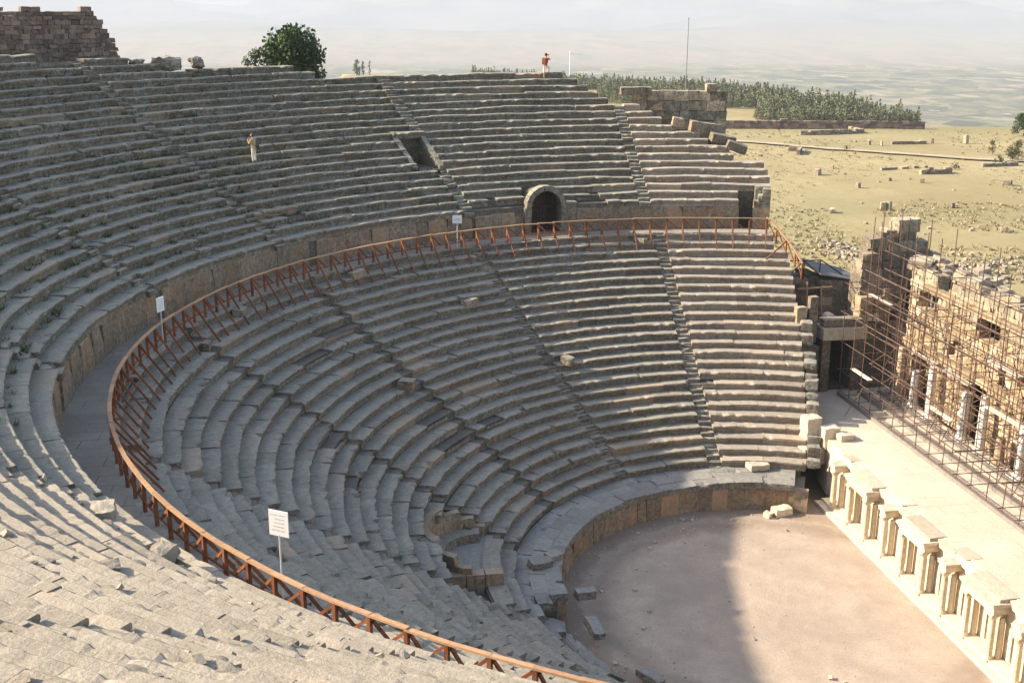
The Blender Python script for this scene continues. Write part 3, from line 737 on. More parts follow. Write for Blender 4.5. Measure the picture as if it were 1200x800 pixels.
for i in range(0, 12):                       # small conch-headed niches between columns
    ym = (ys[i]+ys[i+1])/2
    mb = MB(); ts = np.linspace(0, math.pi, 9); ring = [(.28, .42)]+[(.28*math.cos(a), 1.5+.28*math.sin(a)) for a in ts]+[(-.28, .42)]
    out = [(u*1.45, z if z < .5 else 1.5+(z-1.5)*1.45) for u, z in ring]
    m_ = len(ring); V = [[6.53, ym+u, z] for u, z in ring]+[[6.53, ym+u, z] for u, z in out]+[[6.60, ym+u, z] for u, z in out]
    F = [[q, q+1, m_+q+1, m_+q] for q in range(m_-1)]+[[m_+q, m_+q+1, 2*m_+q+1, 2*m_+q] for q in range(m_-1)]
    mb.add(np.array(V), np.array(F), .6); mb.build("niche_frame", M_MARB, ST)

# big loose blocks at the corner between the benches and the stage
def stone_block(c, size, rz, tilt, label, group=None, mat=None, name="stone_block", amp=.05):
    mb = MB(); rough_block(mb, c, size, rz, tilt, 6, amp, seed=int(abs(c[0]*7+c[1]*3)))
    return tag(mb.build(name, mat or M_MARB, org=(c[0], c[1], c[2]-size[2]/2)), label, "stone block", group)
stone_block((6.22, 12.45, 3.2), (.92, .85, 1.5), .15, (0, 0), "tall square pale block at the foot of the cut bench ends beside the stage")
stone_block((7.0, 11.85, 2.95), (.92, .75, 1.2), .15, (0, 0), "upright pale block nearest the stage floor at its corner by the benches")
stone_block((6.1, 12.0, 1.95), (1.3, 1.0, 1.0), .15, (0, 0), "low wide pale block under the tall square block at the foot of the bench ends")
stone_block((7.65, 11.3, 3.12), (.85, .6, .36), .15, (0, .06), "low pale block lying on the stage floor corner beside the upright block")
stone_block((3.35, 8.9, .22), (1.0, .55, .42), .2, (.05, .0), "squared pale block lying on the orchestra floor below the far ledge")
stone_block((2.55, 8.75, .14), (.45, .4, .28), .7, (.1, .1), "small broken stone lying left of the squared block on the orchestra floor")
stone_block((2.9, 11.4, 1.72), (1.1, .75, .34), .1, (0, .03), "flat pale slab lying on the ledge below the far right benches", mat=M_MARB)
stone_block((-8.9, .75, .95), (.95, .45, .4), .25, (.06, .12), "grey block lying loose at the broken near end of the podium", mat=M_LEDGE)
stone_block((-10.55, 2.35, 1.72), (1.0, .6, .34), .3, (.02, .02), "grey slab lying on the ledge just in front of the exedra", mat=M_LEDGE)
stone_block((-9.85, 3.0, 1.7), (.7, .6, .3), .5, (.02, .02), "smaller grey slab lying on the ledge edge beside the slab by the exedra", mat=M_LEDGE)
stone_block((-9.0, -1.5, .62), (.5, 1.3, .3), .1, (.05, .1), "long tilted slab on the broken near ledge beside the orchestra", mat=M_LEDGE)
stone_block((-7.6, -4.9, .3), (.45, 1.2, .3), .55, (.05, .1), "long narrow slab lowest on the broken near ledge", mat=M_LEDGE)
for (x, y, z, s, lab) in ((-17.6, 19.4, 11.1, (.9, .5, .42), "pale loose block under the fence above the upper left of the lower benches"),
                          (-23.4, 12.3, 11.05, (.8, .5, .4), "pale loose block by the foot of a fence brace near the signpost"),
                          (-24.7, 8.2, 10.7, (.5, .45, .4), "small pale boulder on the top row of lower benches near the signpost"),
                          (-11.3, 20.2, 9.9, (.95, .45, .38), "thick grey block thrown up on the upper rows of the lower benches"),
                          (-15.5, 12.1, 7.35, (.8, .6, .5), "rough broken block beside the dark stair in the lower benches"),
                          (-6.2, 17.4, 6.55, (.7, .5, .45), "rounded broken block on the second stair of the lower benches"),
                          (.3, 26.3, 11.3, (.8, .5, .3), "small pale block lying on the top lower bench beside the fence")):
    r = math.hypot(x, y); k = int((r-11.9)/.645); z = L_Z(min(k, 23))+s[2]/2-.05
    stone_block((x, y, z), s, rng.uniform(0, 3), (rng.normal(0, .08), rng.normal(0, .08)), lab, mat=M_SEAT)
# blocks broken loose on the sunlit near bank
for i, (x, y, s, lab) in enumerate(((-23.15, -18.5, (.75, .5, .3), "large sunlit block tipped on the edge above the walkway, nearest the fence"),
                                 (-24.8, -16.0, (.7, .55, .3), "sunlit square block at the walkway edge where the sunlight starts"),
                                 (-27.4, -19.3, (.6, .35, .25), "small angular sunlit block on the near upper benches"),
                                 (-23.6, -22.3, (.55, .4, .25), "jagged sunlit stone in the middle of the near upper benches"))):
    r = math.hypot(x, y); k = max(0, int((r-28.66)/.673)); z = U_Z(k)+s[2]/2-.08
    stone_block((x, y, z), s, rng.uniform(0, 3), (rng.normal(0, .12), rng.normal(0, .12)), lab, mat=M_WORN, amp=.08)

# ---------------------------------------------------------------- timber fence on the walkway edge
FE = empty("timber_fence", (-27, 0, 11.3), "long curved red-brown timber fence with slanting braces along the walkway", "fence")
FR = 27.0; FZ = 11.29; step = 2.235
fa = [72.0+step*i for i in range(79)]
def fp(dg, z, r=FR): return np.array([r*math.cos(R_(dg)), r*math.sin(R_(dg)), z])
rl = MB()
for i, dg in enumerate(fa):
    jz = rng.normal(0, .012)
    mb = MB(); bar(mb, fp(dg, FZ-.05), fp(dg, 12.2+jz), .1, .1, rng.random(), (math.cos(R_(dg)), math.sin(R_(dg)), 0)); mb.build("post", M_WOOD, FE)
    if i:
        mb = MB(); bar(mb, fp(dg-.12+step*0, 12.12, FR-.02), fp(dg+(-step*.62 if dg < 180 else -step*.62)+rng.normal(0, .08), FZ+.28, FR-.02), .06, .075, rng.random()); mb.build("diagonal", M_WOOD, FE)
        bar(rl, fp(fa[i-1]-.08, 12.235+rng.normal(0, .012)), fp(dg+.08, 12.235+rng.normal(0, .012)), .13, .055, rng.random())
    rb = 25.85+rng.normal(0, .06)
    mb = MB(); bar(mb, fp(dg+.16, 12.1, FR-.04), fp(dg+.16, L_Z(21)+.02, rb), .06, .075, rng.random()); mb.build("brace", M_WOOD, FE)
rl.build("top_rail", M_RAIL, FE)
rl = MB()
for i in range(1, len(fa)): bar(rl, fp(fa[i-1], FZ+.3), fp(fa[i], FZ+.3), .045, .06, rng.random())
rl.build("lower_rail", M_WOOD, FE)
# short fence running down the cut end of the benches
F2 = empty("timber_fence", (8.8, 23, 10.5), "short timber fence running down the cut end of the lower benches", "fence")
pts = [(8.45, 26.0, 11.3), (8.75, 25.0, 10.85), (8.98, 23.9, 10.3), (9.15, 22.8, 9.75), (9.2, 21.8, 9.2)]
rl = MB()
for i, p in enumerate(pts):
    mb = MB(); bar(mb, p, (p[0], p[1], p[2]+1.0), .08, .08, rng.random()); mb.build("post", M_WOOD, F2)
    if i:
        q = pts[i-1]; bar(rl, (q[0], q[1], q[2]+.98), (p[0], p[1], p[2]+.98), .12, .055, .5)
        mb = MB(); bar(mb, (q[0], q[1], q[2]+.9), (p[0], p[1], p[2]+.15), .05, .07, rng.random()); mb.build("diagonal", M_WOOD, F2)
mb = MB(); bar(mb, (9.0, 23.9, 11.2), (7.6, 23.6, 10.1), .06, .08, .6); mb.build("brace", M_WOOD, F2)
rl.build("top_rail", M_RAIL, F2)

# ---------------------------------------------------------------- signs
def signboard(x, y, z0, hpost, bw, bh, face, label, marks):
    S = empty("signboard", (x, y, z0), label, "sign")
    mb = MB(); tube(mb, [(x, y, z0), (x, y, z0+hpost)], .022, 8); mb.build("post", M_POST, S)
    mb = MB(); box(mb, (x, y, z0+hpost+bh/2-.03), (bw, .025, bh), face, tint=.5); b = mb.build("board", M_PAINT, S)
    mb = MB(); ca, sa = math.cos(face), math.sin(face)
    for (u, v, ww, hh) in marks:
        for sgn in (1, -1): 
            c = (x+ca*u*bw*sgn+sa*.0148*sgn, y+sa*u*bw*sgn-ca*.0148*sgn, z0+hpost+bh/2-.03+v*bh)
            box(mb, c, (ww*bw, .003, hh*bh), face, tint=.5)
    mb.build("lettering", M_INK, b)
lines = []
for v, segs in ((.33, [(-.32, .12), (-.12, .2), (.12, .16), (.3, .1)]), (.17, [(-.1, .14), (.08, .16), (.25, .1)]), (.02, [(-.14, .16), (.06, .12), (.22, .12)]), (-.13, [(-.2, .14), (0, .2), (.2, .14)]), (-.28, [(-.28, .2), (-.04, .18), (.2, .2)])):
    lines += [(u, v, wd, .035) for u, wd in segs]
signboard(-20.68, -16.62, 11.25, 1.72, .55, .66, R_(-33), "white notice board with grey lines of text on a post behind the near fence", lines)
signboard(-26.2, 6.15, 11.2, 1.6, .5, .62, R_(62), "white notice board on a post by the fence at the left, seen from the side", lines)
signboard(-11.45, 24.5, 11.2, 1.55, .56, .48, R_(-12), "small white pictogram sign on a post at the fence below the stair opening", [(-.12, .02, .3, .09), (.12, .08, .2, .09), (.24, -.05, .08, .25), (-.25, -.1, .1, .12), (.02, -.12, .3, .06)])

# ---------------------------------------------------------------- poles on the rim
def mast(x, y, z0, z1, r, label, arm=None, mat=None, name="flagpole", cat="pole"):
    P = empty(name, (x, y, z0), label, cat)
    mb = MB(); tube(mb, [(x, y, z0), (x, y, (z0+z1)/2), (x, y, z1)], [r, r*.85, r*.6], 8); mb.build("shaft", mat or M_POST, P)
    if arm: mb = MB(); bar(mb, (x, y, z1-.04), (x+arm, y-.1, z1-.06), .05, .05); mb.build("arm", mat or M_POST, P)
    mb = MB(); lathe(mb, (x, y, z1), [(r*.6, 0), (r*1.3, .05), (r*.8, .12), (.005, .16)], 8); mb.build("finial", mat or M_STEEL, P)
mast(-1.15, 41.2, 20.2, 21.75, .045, "white signpost with a side arm on the top row right of the climbing person", .85, M_PAINT, "signpost", "signpost")
mast(7.3, 40.2, 16, 24.1, .04, "tall thin flagpole behind the broken wall at the right end of the upper rows", None, M_BEAM)

# ---------------------------------------------------------------- masonry helpers
def masonry(mb, a, b, thick, z0, ztop, ch=.5, lens=(.6, 1.2), hole=None, jit=.03, side=1, depth=.45, rough=True, tint=None):
    """courses of blocks on the front face of a wall from a to b (2D); ztop(s) gives the broken top"""
    a = np.array(a, float); b = np.array(b, float); L = np.linalg.norm(b-a); d = (b-a)/L; nrm = np.array([d[1], -d[0]])*side
    ang = math.atan2(d[1], d[0]); z = z0; ci = 0
    while True:
        s = -rng.uniform(0, lens[0]) if ci % 2 else 0.; any_ = False; h = ch*rng.uniform(.85, 1.15)
        while s < L:
            l = rng.uniform(*lens); s0, s1 = max(s, 0), min(s+l, L); s += l
            if s1-s0 < .08: continue
            mid = (s0+s1)/2
            if z+h*.6 > ztop(mid): continue
            any_ = True
            if hole and hole(mid, z+h/2): continue
            p = a+d*mid-nrm*(depth/2)+nrm*rng.normal(0, .012)
            box(mb, (p[0], p[1], z+h/2), (s1-s0-.015, depth, h-.012), ang, jit, tint)
        z += h; ci += 1
        if not any_ or ci > 60: break
def core_slab(mb, a, b, inset, thick, z0, ztop, side=1, n=24, tint=.3):
    a = np.array(a, float); b = np.array(b, float); L = np.linalg.norm(b-a); d = (b-a)/L; nrm = np.array([d[1], -d[0]])*side
    for i in range(n):
        s0, s1 = L*i/n, L*(i+1)/n; zt = ztop((s0+s1)/2)-.25-rng.uniform(0, .2)
        if zt <= z0: continue
        p = a+d*(s0+s1)/2-nrm*(inset+thick/2)
        box(mb, (p[0], p[1], (z0+zt)/2), (s1-s0+.001, thick, zt-z0), math.atan2(d[1], d[0]), 0, tint)

# brown wall on the rim at the upper left
RW = empty("rubble_wall", (-36, 30, 21), "high brown rubble masonry wall standing on the rim above the upper left rows", "wall")
wa, wb = (-46.0, 24.6), (-31.0, 35.4)
ztw = lambda s: 24.85+.12*mnoise.noise(Vector((s*.9, 0, 0)))-max(0, s-16.6)*1.75-max(0, s-17.6)*1.5
mb = MB(); masonry(mb, wa, wb, 1, 19.4, ztw, .27, (.25, .6), jit=.03, depth=.4); o1 = mb.build("wall_face", M_BROWN, RW)
mb = MB(); core_slab(mb, wa, wb, .38, .9, 19, ztw, n=40); mb.build("wall_core", M_BROWN, RW)
for i, (x, y, s) in enumerate(((-30.0, 32.0, (.8, .6, .5)), (-28.3, 32.3, (1.7, .7, .7)), (-26.6, 33.4, (.75, .6, .5)))):
    stone_block((x, y, 21.62), s, rng.uniform(0, 1), (.05, .05), ["rounded grey boulder on the rim just right of the brown wall", "long grey boulder on the rim, second from the brown wall", "small boulder on the rim, third from the brown wall"][i], mat=M_UP, name="boulder", amp=.2)
# broken dark wall at the right end of the upper rows
BW = empty("ruined_wall", (6, 38, 16), "broken dark block wall above the right end of the upper rows", "wall")
zb = lambda s: 19.15-.3*(s > 6.6)+.35*(s < .8)
mb = MB(); masonry(mb, (2.7, 38.6), (9.2, 36.5), 1, 16.0, zb, .62, (.6, 1.3), jit=.03, depth=.7); mb.build("wall_face", M_DARK, BW)
mb = MB(); core_slab(mb, (2.7, 38.6), (9.1, 36.5), .65, .8, 10, lambda s: 18.9, n=12); mb.build("wall_core", M_DARK, BW)
for c, s, t, lab in (((2.9, 37.9, 19.3), (2.2, .7, .55), (0, 0), "long squared block lying on top of the rows left of the broken dark wall"),
                     ((8.1, 36.9, 19.55), (.75, .6, .55), (0, 0), "single block standing highest on the broken dark wall"),
                     ((7.0, 34.6, 17.0), (2.2, .9, .75), (0, .16), "big tilted block fallen in front of the broken dark wall"),
                     ((5.3, 35.4, 17.35), (.8, .6, .6), (.1, .2), "small block fallen at the left foot of the broken dark wall"),
                     ((7.9, 33.4, 16.35), (1.7, .9, .6), (.1, .22), "slanting dark slab at the broken row ends below the tilted block"),
                     ((8.6, 32.6, 15.9), (1.4, .8, .6), (.1, .35), "dark slab sliding off the broken row ends, lowest below the wall")):
    stone_block(c, s, rng.normal(-.1, .1), t, lab, mat=M_DARK)

# ---------------------------------------------------------------- side entrance between benches and scene building
PW = empty("side_wall", (8.7, 19.3, 3), "grey stone wall beside the stage doorway, below the upright slabs", "wall")
mb = MB(); masonry(mb, (7.4, 19.3), (9.55, 19.3), 1, 2.9, lambda s: 5.95, .95, (.9, 1.3), jit=.012, depth=.6); mb.build("wall_face", M_DARK, PW)
mb = MB(); core_slab(mb, (7.4, 19.3), (9.55, 19.3), .5, .7, 0, lambda s: 5.9, n=3); mb.build("wall_core", M_DARK, PW)
for i, (x, z1, lab) in enumerate(((8.25, 8.15, "lower left of the two upright stone slabs above the side wall"), (9.0, 8.75, "taller right one of the two upright stone slabs above the side wall"))):
    mb = MB(); rough_block(mb, (x, 19.45, (5.93+z1)/2), (.52 if i else .62, .5, z1-5.93), 0, (0, 0), 5, .03); tag(mb.build("upright_slab", M_DARK, org=(x, 19.45, 5.93)), lab, "stone slab")
DW = empty("stone_doorway", (10.7, 19.3, 3), "stone doorway with a flat lintel at the far end of the stage", "doorway")
for x0, x1 in ((9.56, 10.08), (11.55, 12.15)):
    mb = MB(); box(mb, ((x0+x1)/2, 19.25, 4.55), (x1-x0, .7, 3.2), 0, .015); mb.build("jamb", M_DARK, DW)
mb = MB(); box(mb, (10.87, 19.2, 6.53), (2.75, .85, .72), 0, .025); mb.build("lintel", M_MARB, DW)
mb = MB(); box(mb, (10.8, 19.35, 7.15), (2.4, .7, .45), 0, .04); mb.build("upper_course", M_DARK, DW)
mb = MB(); V = [[x, y, z] for x in (10.08, 11.55) for y in (19.5, 24.) for z in (2.9, 6.2)]
mb.add(np.array(V), [np.array([[0, 1, 3, 2], [4, 6, 7, 5], [1, 5, 7, 3], [2, 3, 7, 6], [0, 2, 6, 4]])], .4); mb.build("passage_walls", M_CORE, DW)
# masonry mass with blue-grey roof sheet
HB = empty("masonry_block", (12.4, 24, 0), "dark masonry mass with a blue-grey roof sheet beyond the stage doorway", "building")
mb = MB(); masonry(mb, (11.15, 23.2), (14.2, 23.2), 1, 5.0, lambda s: 9.0-.22*s, .55, (.6, 1.2), jit=.02, depth=.5); mb.build("wall_face", M_DARK, HB)
mb = MB(); core_slab(mb, (11.15, 23.2), (14.2, 23.2), .45, 3.6, -.5, lambda s: 9.0-.22*s, n=4); mb.build("wall_core", M_DARK, HB)
mb = MB(); V = np.array([[11.0, 23.1, 9.12], [14.3, 23.1, 8.45], [14.2, 27.2, 8.5], [11.0, 27.2, 9.35]]); mb.add(np.concatenate([V, V+[0, 0, .06]]), [np.array([[3, 2, 1, 0], [4, 5, 6, 7], [0, 1, 5, 4], [1, 2, 6, 5], [2, 3, 7, 6], [3, 0, 4, 7]])], .5); mb.build("roof_sheet", M_TARP, HB)
LW = empty("brick_wall", (10.2, 24, 0), "reddish brown wall with a black railing beyond the end of the lower benches", "wall")
mb = MB(); masonry(mb, (9.0, 23.9), (11.1, 23.9), 1, 4.5, lambda s: 8.75, .3, (.4, .7), jit=.01, depth=.4); mb.build("wall_face", M_BROWN, LW)
mb = MB(); core_slab(mb, (9.0, 23.9), (11.1, 23.9), .35, 2.5, -.5, lambda s: 8.8, n=3); mb.build("wall_core", M_BROWN, LW)
RA = empty("railing", (10.2, 23.9, 8.8), "black iron railing with crossed bars on top of the reddish brown wall", "railing")
mb = MB()
for z in (9.9, 8.95): bar(mb, (9.2, 23.8, z), (11.3, 23.8, z), .06, .06)
bar(mb, (11.3, 23.8, 9.9), (12.6, 23.4, 9.0), .07, .07); mb.build("rail", M_BLACK, RA)
for x in (9.2, 10.2, 11.25): mb = MB(); bar(mb, (x, 23.8, 8.7), (x, 23.8, 9.93), .06, .06); mb.build("post", M_BLACK, RA)
mb = MB(); bar(mb, (9.2, 23.8, 8.95), (10.2, 23.8, 9.9), .05, .05); bar(mb, (10.2, 23.8, 9.88), (11.25, 23.8, 8.97), .05, .05); mb.build("cross_bar", M_BLACK, RA)
TF = empty("timber_trestle", (10, 22.2, 5), "light timber frame of two posts and a crossbar in front of the reddish brown wall", "trestle")
for x, dx in ((9.75, 0), (10.65, .25)):
    mb = MB(); bar(mb, (x+dx, 21.9, 5.6), (x, 22.1, 8.95 if dx == 0 else 8.55), .07, .07); mb.build("post", M_RAIL, TF)
mb = MB(); bar(mb, (9.1, 22.05, 8.55), (11.35, 22.05, 8.6), .07, .07); bar(mb, (9.5, 22.0, 6.9), (10.9, 22.0, 6.95), .07, .07); mb.build("crossbar", M_RAIL, TF)
for x, z, r in ((9.95, 6.55, .42), (10.85, 7.2, .33)):
    mb = MB(); tube(mb, [(x, 20.6, z-.3), (x, 21.4, z-.3)], r, 12); tag(mb.build("column_drum", M_MARB, org=(x, 21, z-.3-r)), "pale round column drum, the %s one behind the upright slabs" % ("lower" if z < 7 else "upper"), "column drum")

# ---------------------------------------------------------------- ruined scene building
SB = empty("scene_building", (15, 4, 3), "ruined ochre stage building of niches and arches behind the scaffolding", "ruin")
X0 = 14.4
def ztS(s):          # s runs from y=18.2 down to y=-16
    return 10.9+.75*mnoise.noise(Vector((s*.33, 2, 0)))+.45*mnoise.noise(Vector((s*1.3, 5, 0)))-(1.7 if 2.8 < s < 4.3 else 0)
ARCHES = [(8.3, 9.15, 1.0), (2.0, 8.9, 1.05), (14.6, 9.0, 1.0), (21, 8.9, 1.0)]      # (s, spring z, radius)
DOORS = [(2.2, .75, 3, 6.0), (7.6, .9, 3, 6.3), (13, 1.1, 3, 6.6), (19, .9, 3, 6.2), (5.2, .35, 6.6, 7.6), (9.9, .42, 6.5, 7.9), (11.6, .42, 7.0, 7.9), (16.5, .4, 6.6, 7.6)]
def holeS(s, z):
    for c, zs, r in ARCHES:
        if abs(s-c) < r and z < zs and z > zs-.55: return True
        if z >= zs and math.hypot(s-c, z-zs) < r: return True
    return any(abs(s-c) < hw and z0 < z < z1 for c, hw, z0, z1 in DOORS)
mb = MB(); masonry(mb, (X0, 18.2), (X0, -16), 1, 2.9, ztS, .38, (.35, .75), hole=holeS, jit=.04, depth=.7, side=1)
V_ = [i for i in range(len(mb.v)) if mb.v[i][:, 2].mean() > 9.3+.6*mnoise.noise(Vector((mb.v[i][:, 1].mean()*.4, 3, 1)))]; ub = MB()
for i in V_: ub.add(mb.v[i], BOXF, mb.t[i])
lb_ = MB()
for i in set(range(len(mb.v)))-set(V_): lb_.add(mb.v[i], BOXF, mb.t[i])
lb_.build("wall_face", M_YEL, SB); ub.build("upper_wall", M_FST, SB)
mb = MB(); core_slab(mb, (X0, 18.2), (X0, -16), 1.35, 1.2, 0, ztS, n=60, tint=.4); mb.build("wall_core", M_DARK, SB)
mb = MB()   # rough pale rubble crown
s = 0.
while s < 34:
    for q in range(2):
        zz = ztS(s)+rng.uniform(-.1, .3); rough_block(mb, (X0+.3+q*.9+rng.uniform(-.1, .2), 18.2-s, zz-.1), (rng.uniform(.5, 1.1), rng.uniform(.5, .95), rng.uniform(.35, .7)), rng.uniform(0, 3), (rng.normal(0, .15), rng.normal(0, .15)), 4, .09)
    s += rng.uniform(.6, .95)
o = mb.build("wall_crown", M_FST, SB); o["label"] = "rough pale grey rubble top of the ochre wall"
for z, dp in ((6.45, .5), (9.9, .35)):
    mb = MB(); y = 17.6
    while y > -15:
        l = rng.uniform(.9, 2.0)
        if True: box(mb, (X0-dp/2, y-l/2, z), (dp+.05, l-.03, .32), 0, .03)
        y -= l
    mb.build("cornice", M_YEL, SB)
for i in range(15):
    y = 17.2-1.75*i
    if i in (3, 8): continue
    h = [3.1, 2.2, 3.0, 0, 2.7, 3.1, 1.5, 2.9, 0, 2.4, 3.0, 2.6, 3, 2.8, 3][i]
    mb = MB(); lathe(mb, (13.75, y, 2.96), [(.34, 0), (.36, .1), (.28, .22), (.25, .3), (.24, h*.6), (.215, h)], 12, rng.uniform(.3, .9))
    mb.build("marble_column", M_WHITE if i % 3 else M_YEL, SB)
    mb = MB(); box(mb, (13.75, y, 2.86+.0), (.85, .85, .35), 0, .02); 
    mb.build("pedestal", M_WHITE, SB)
# dark tower at its far corner, stepped and broken
TW = empty("ruined_tower", (15.2, 21, 0), "tall dark broken tower of the stage building with blocks balanced on top", "ruin")
mb = MB()
def ztT(s): return 12.3-.0*s+(-1.8 if s < .7 else -.8 if s < 1.4 else 0)+(0 if s < 3.6 else -1.2 if s < 4.4 else -2.2)+.35*mnoise.noise(Vector((s*1.4, 9, 0)))
masonry(mb, (12.35, 20.4), (17.6, 20.4), 1, 4.5, ztT, .55, (.5, 1.2), hole=lambda s, z: (abs(s-1.6) < .5 and 6.9 < z < 8.3) or (abs(s-3.3) < .45 and 7.4 < z < 9), jit=.05, depth=.8)
masonry(mb, (12.35, 21.4), (12.35, 20.45), 1, 5.2, lambda s: 10.6-.9*(s < 1.4), .55, (.5, 1.), jit=.04, depth=.8)
mb.build("wall_face", M_DARK, TW)
mb = MB(); core_slab(mb, (12.5, 20.4), (17.5, 20.4), .75, 1.0, -.5, ztT, n=10); mb.build("wall_core", M_DARK, TW)
mb = MB()
for c, s in (((15.1, 20.9, 12.55), (1.6, 1.0, .8)), ((13.4, 20.8, 11.6), (1.5, 1., .6)), ((14.2, 20.9, 12.1), (1., 1., .5)), ((17.0, 21, 10.4), (1., .9, .8)), ((12.9, 20.6, 10.75), (1.1, .9, .5))): rough_block(mb, c, s, rng.normal(0, .1), (0, 0), 5, .08)
o = mb.build("crowning_blocks", M_DARK, TW)
mb = MB(); masonry(mb, (12.2, 19.9), (14.1, 19.9), 1, 6.9, lambda s: 8.55+.3*mnoise.noise(Vector((s, 3, 3))), .5, (.5, .9), jit=.05, depth=.8); mb.build("lower_pier", M_YEL, TW)

# ---------------------------------------------------------------- scaffolding
SC = empty("scaffolding", (11.9, 5, 3), "rusty tube scaffolding in front of the ruined stage building", "scaffolding")
XS = (10.58, 11.88, 13.15); SY = [18.4-1.32*i for i in range(19)]
levels = [3.25, 4.45, 6.2, 7.95, 9.7, 11.4]
def pole(mb, a, b, r=.03): tube(mb, [a, b], r*.85, 6, rng.random())
for xi, x in enumerate(XS):
    for i, y in enumerate(SY):
        top = (4.45 if i > 2 else 8.0+rng.uniform(0, .4)) if xi == 0 else (8.2+rng.uniform(-.2, 1.9) if xi == 1 else rng.uniform(11.6, 14.2))
        if xi == 0 and i > 9: top = 4.5
        mb = MB(); dx = rng.normal(0, .05); pole(mb, (x, y, 2.97), (x+dx, y+rng.normal(0, .06), top)); mb.build("standard", M_STEEL, SC)
for i in range(18):
    y = 17.7-1.32*i; mb = MB(); pole(mb, (13.75, y, 2.97), (13.75+rng.normal(0, .06), y+rng.normal(0, .06), rng.uniform(8.5, 13.2))); mb.build("standard", M_STEEL, SC)
for (x, y, z0, z1) in ((12.6, 19.8, 6, 13.3), (13.1, 19.9, 6, 13.0), (13.4, 20.0, 6, 13.6), (13.9, 20, 6, 13.0), (14.5, 20.1, 6, 13.5), (15, 20.2, 6, 13.1), (16.5, 20.2, 6, 13.0)):
    mb = MB(); pole(mb, (x, y, z0), (x+rng.normal(0, .05), y, z1)); mb.build("standard", M_STEEL, SC)
for xi, x in enumerate(XS):
    for li, z in enumerate(levels):
        if (xi == 0 and li > 4) or (xi == 1 and li > 4): continue
        y0 = 18.9+rng.uniform(-.3, .4) if li else 18.2
        y1 = -6.2
        if xi == 0 and li >= 3: y1 = 4.0-2*li*.5
        mb = MB(); pole(mb, (x-.05, y0, z), (x-.05, y1, z+rng.normal(0, .05)), .03); mb.build("ledger", M_STEEL, SC)
        if xi > 0 and li:
            mb = MB(); pole(mb, (x+.05, y0, z+.62), (x+.05, y1, z+.62+rng.normal(0, .06)), .026); mb.build("guard_rail", M_STEEL, SC)
for li, z in enumerate(levels):
    for i, y in enumerate(SY[:17]):
        if rng.random() < .12: continue
        x0 = XS[0]-.2 if (li < 2 or i < 4) else XS[1]-.2
        if li == 5: x0 = XS[2]-.25
        mb = MB(); pole(mb, (x0, y+.05, z+.05), (XS[2]+.7+rng.uniform(-.2, .4), y+.05, z+.05), .026); mb.build("transom", M_STEEL, SC)
for i, y in enumerate(SY[:17]):
    for (xa, za, xb, zb_) in ((XS[1], 3.3, XS[2], 6.2), (XS[2], 6.2, XS[1], 9.6)):
        if rng.random() < .35: continue
        mb = MB(); pole(mb, (xa, y-.06, za), (xb, y-.06, zb_), .024); mb.build("brace", M_STEEL, SC)
for i in range(0, 16, 2):
    for x, z0 in ((XS[1]+.06, 4.45), (XS[2]+.06, 7.95), (XS[2]+.06, 4.45)):
        mb = MB(); pole(mb, (x, SY[i], z0), (x, SY[i+2], z0+1.75), .024); mb.build("brace", M_STEEL, SC)
mb = MB(); pole(mb, (XS[0]-.1, 15.2, 4.4), (9.2, 14.6, 3.0), .03); mb.build("raking_prop", M_STEEL, SC)
for x in XS:
    mb = MB(); bar(mb, (x-.12, 18.3, 3.06), (x-.12, -6.5, 3.06), .12, .2, .3); mb.build("base_beam", M_BEAM, SC)
for (x, y0, y1, z) in ((10.75, 17.2, 15.0, 4.9), (12.2, 19.0, 16.2, 8.9), (13.5, 8.2, 5.4, 8.05), (13.5, 12.2, 9.6, 6.3), (12.5, 6.4, 3.2, 6.3), (13.5, 15.6, 13.1, 6.3), (12.4, 11.5, 9.0, 4.55)):
    mb = MB(); box(mb, (x, (y0+y1)/2, z), (.28, y0-y1, .05), 0, .01); mb.build("plank", M_PLANK, SC)

# ---------------------------------------------------------------- foliage
def leaves(mb, centers, radii, n, size, squash=1., dark=.5):
    for (c, r) in zip(centers, radii):
        m_ = int(n*r*r); d = rng.normal(0, 1, (m_, 3)); d /= np.linalg.norm(d, axis=1, keepdims=True)
        p = np.array(c)+d*r*(rng.random(m_)[:, None]**.45)*np.array([1, 1, squash])
        a = rng.normal(0, 1, (m_, 3)); a /= np.linalg.norm(a, axis=1, keepdims=True); b = np.cross(a, rng.normal(0, 1, (m_, 3))); b /= np.linalg.norm(b, axis=1, keepdims=True)+1e-9
        s = size*rng.uniform(.6, 1.3, (m_, 1)); V = np.stack([p-a*s, p+b*s*.55, p+a*s, p-b*s*.55], 1).reshape(-1, 3)
        mb.add(V, np.arange(4*m_).reshape(-1, 4), np.clip(np.repeat(rng.normal(dark, .25, m_), 4)+rng.normal(0, .12), 0, 1))
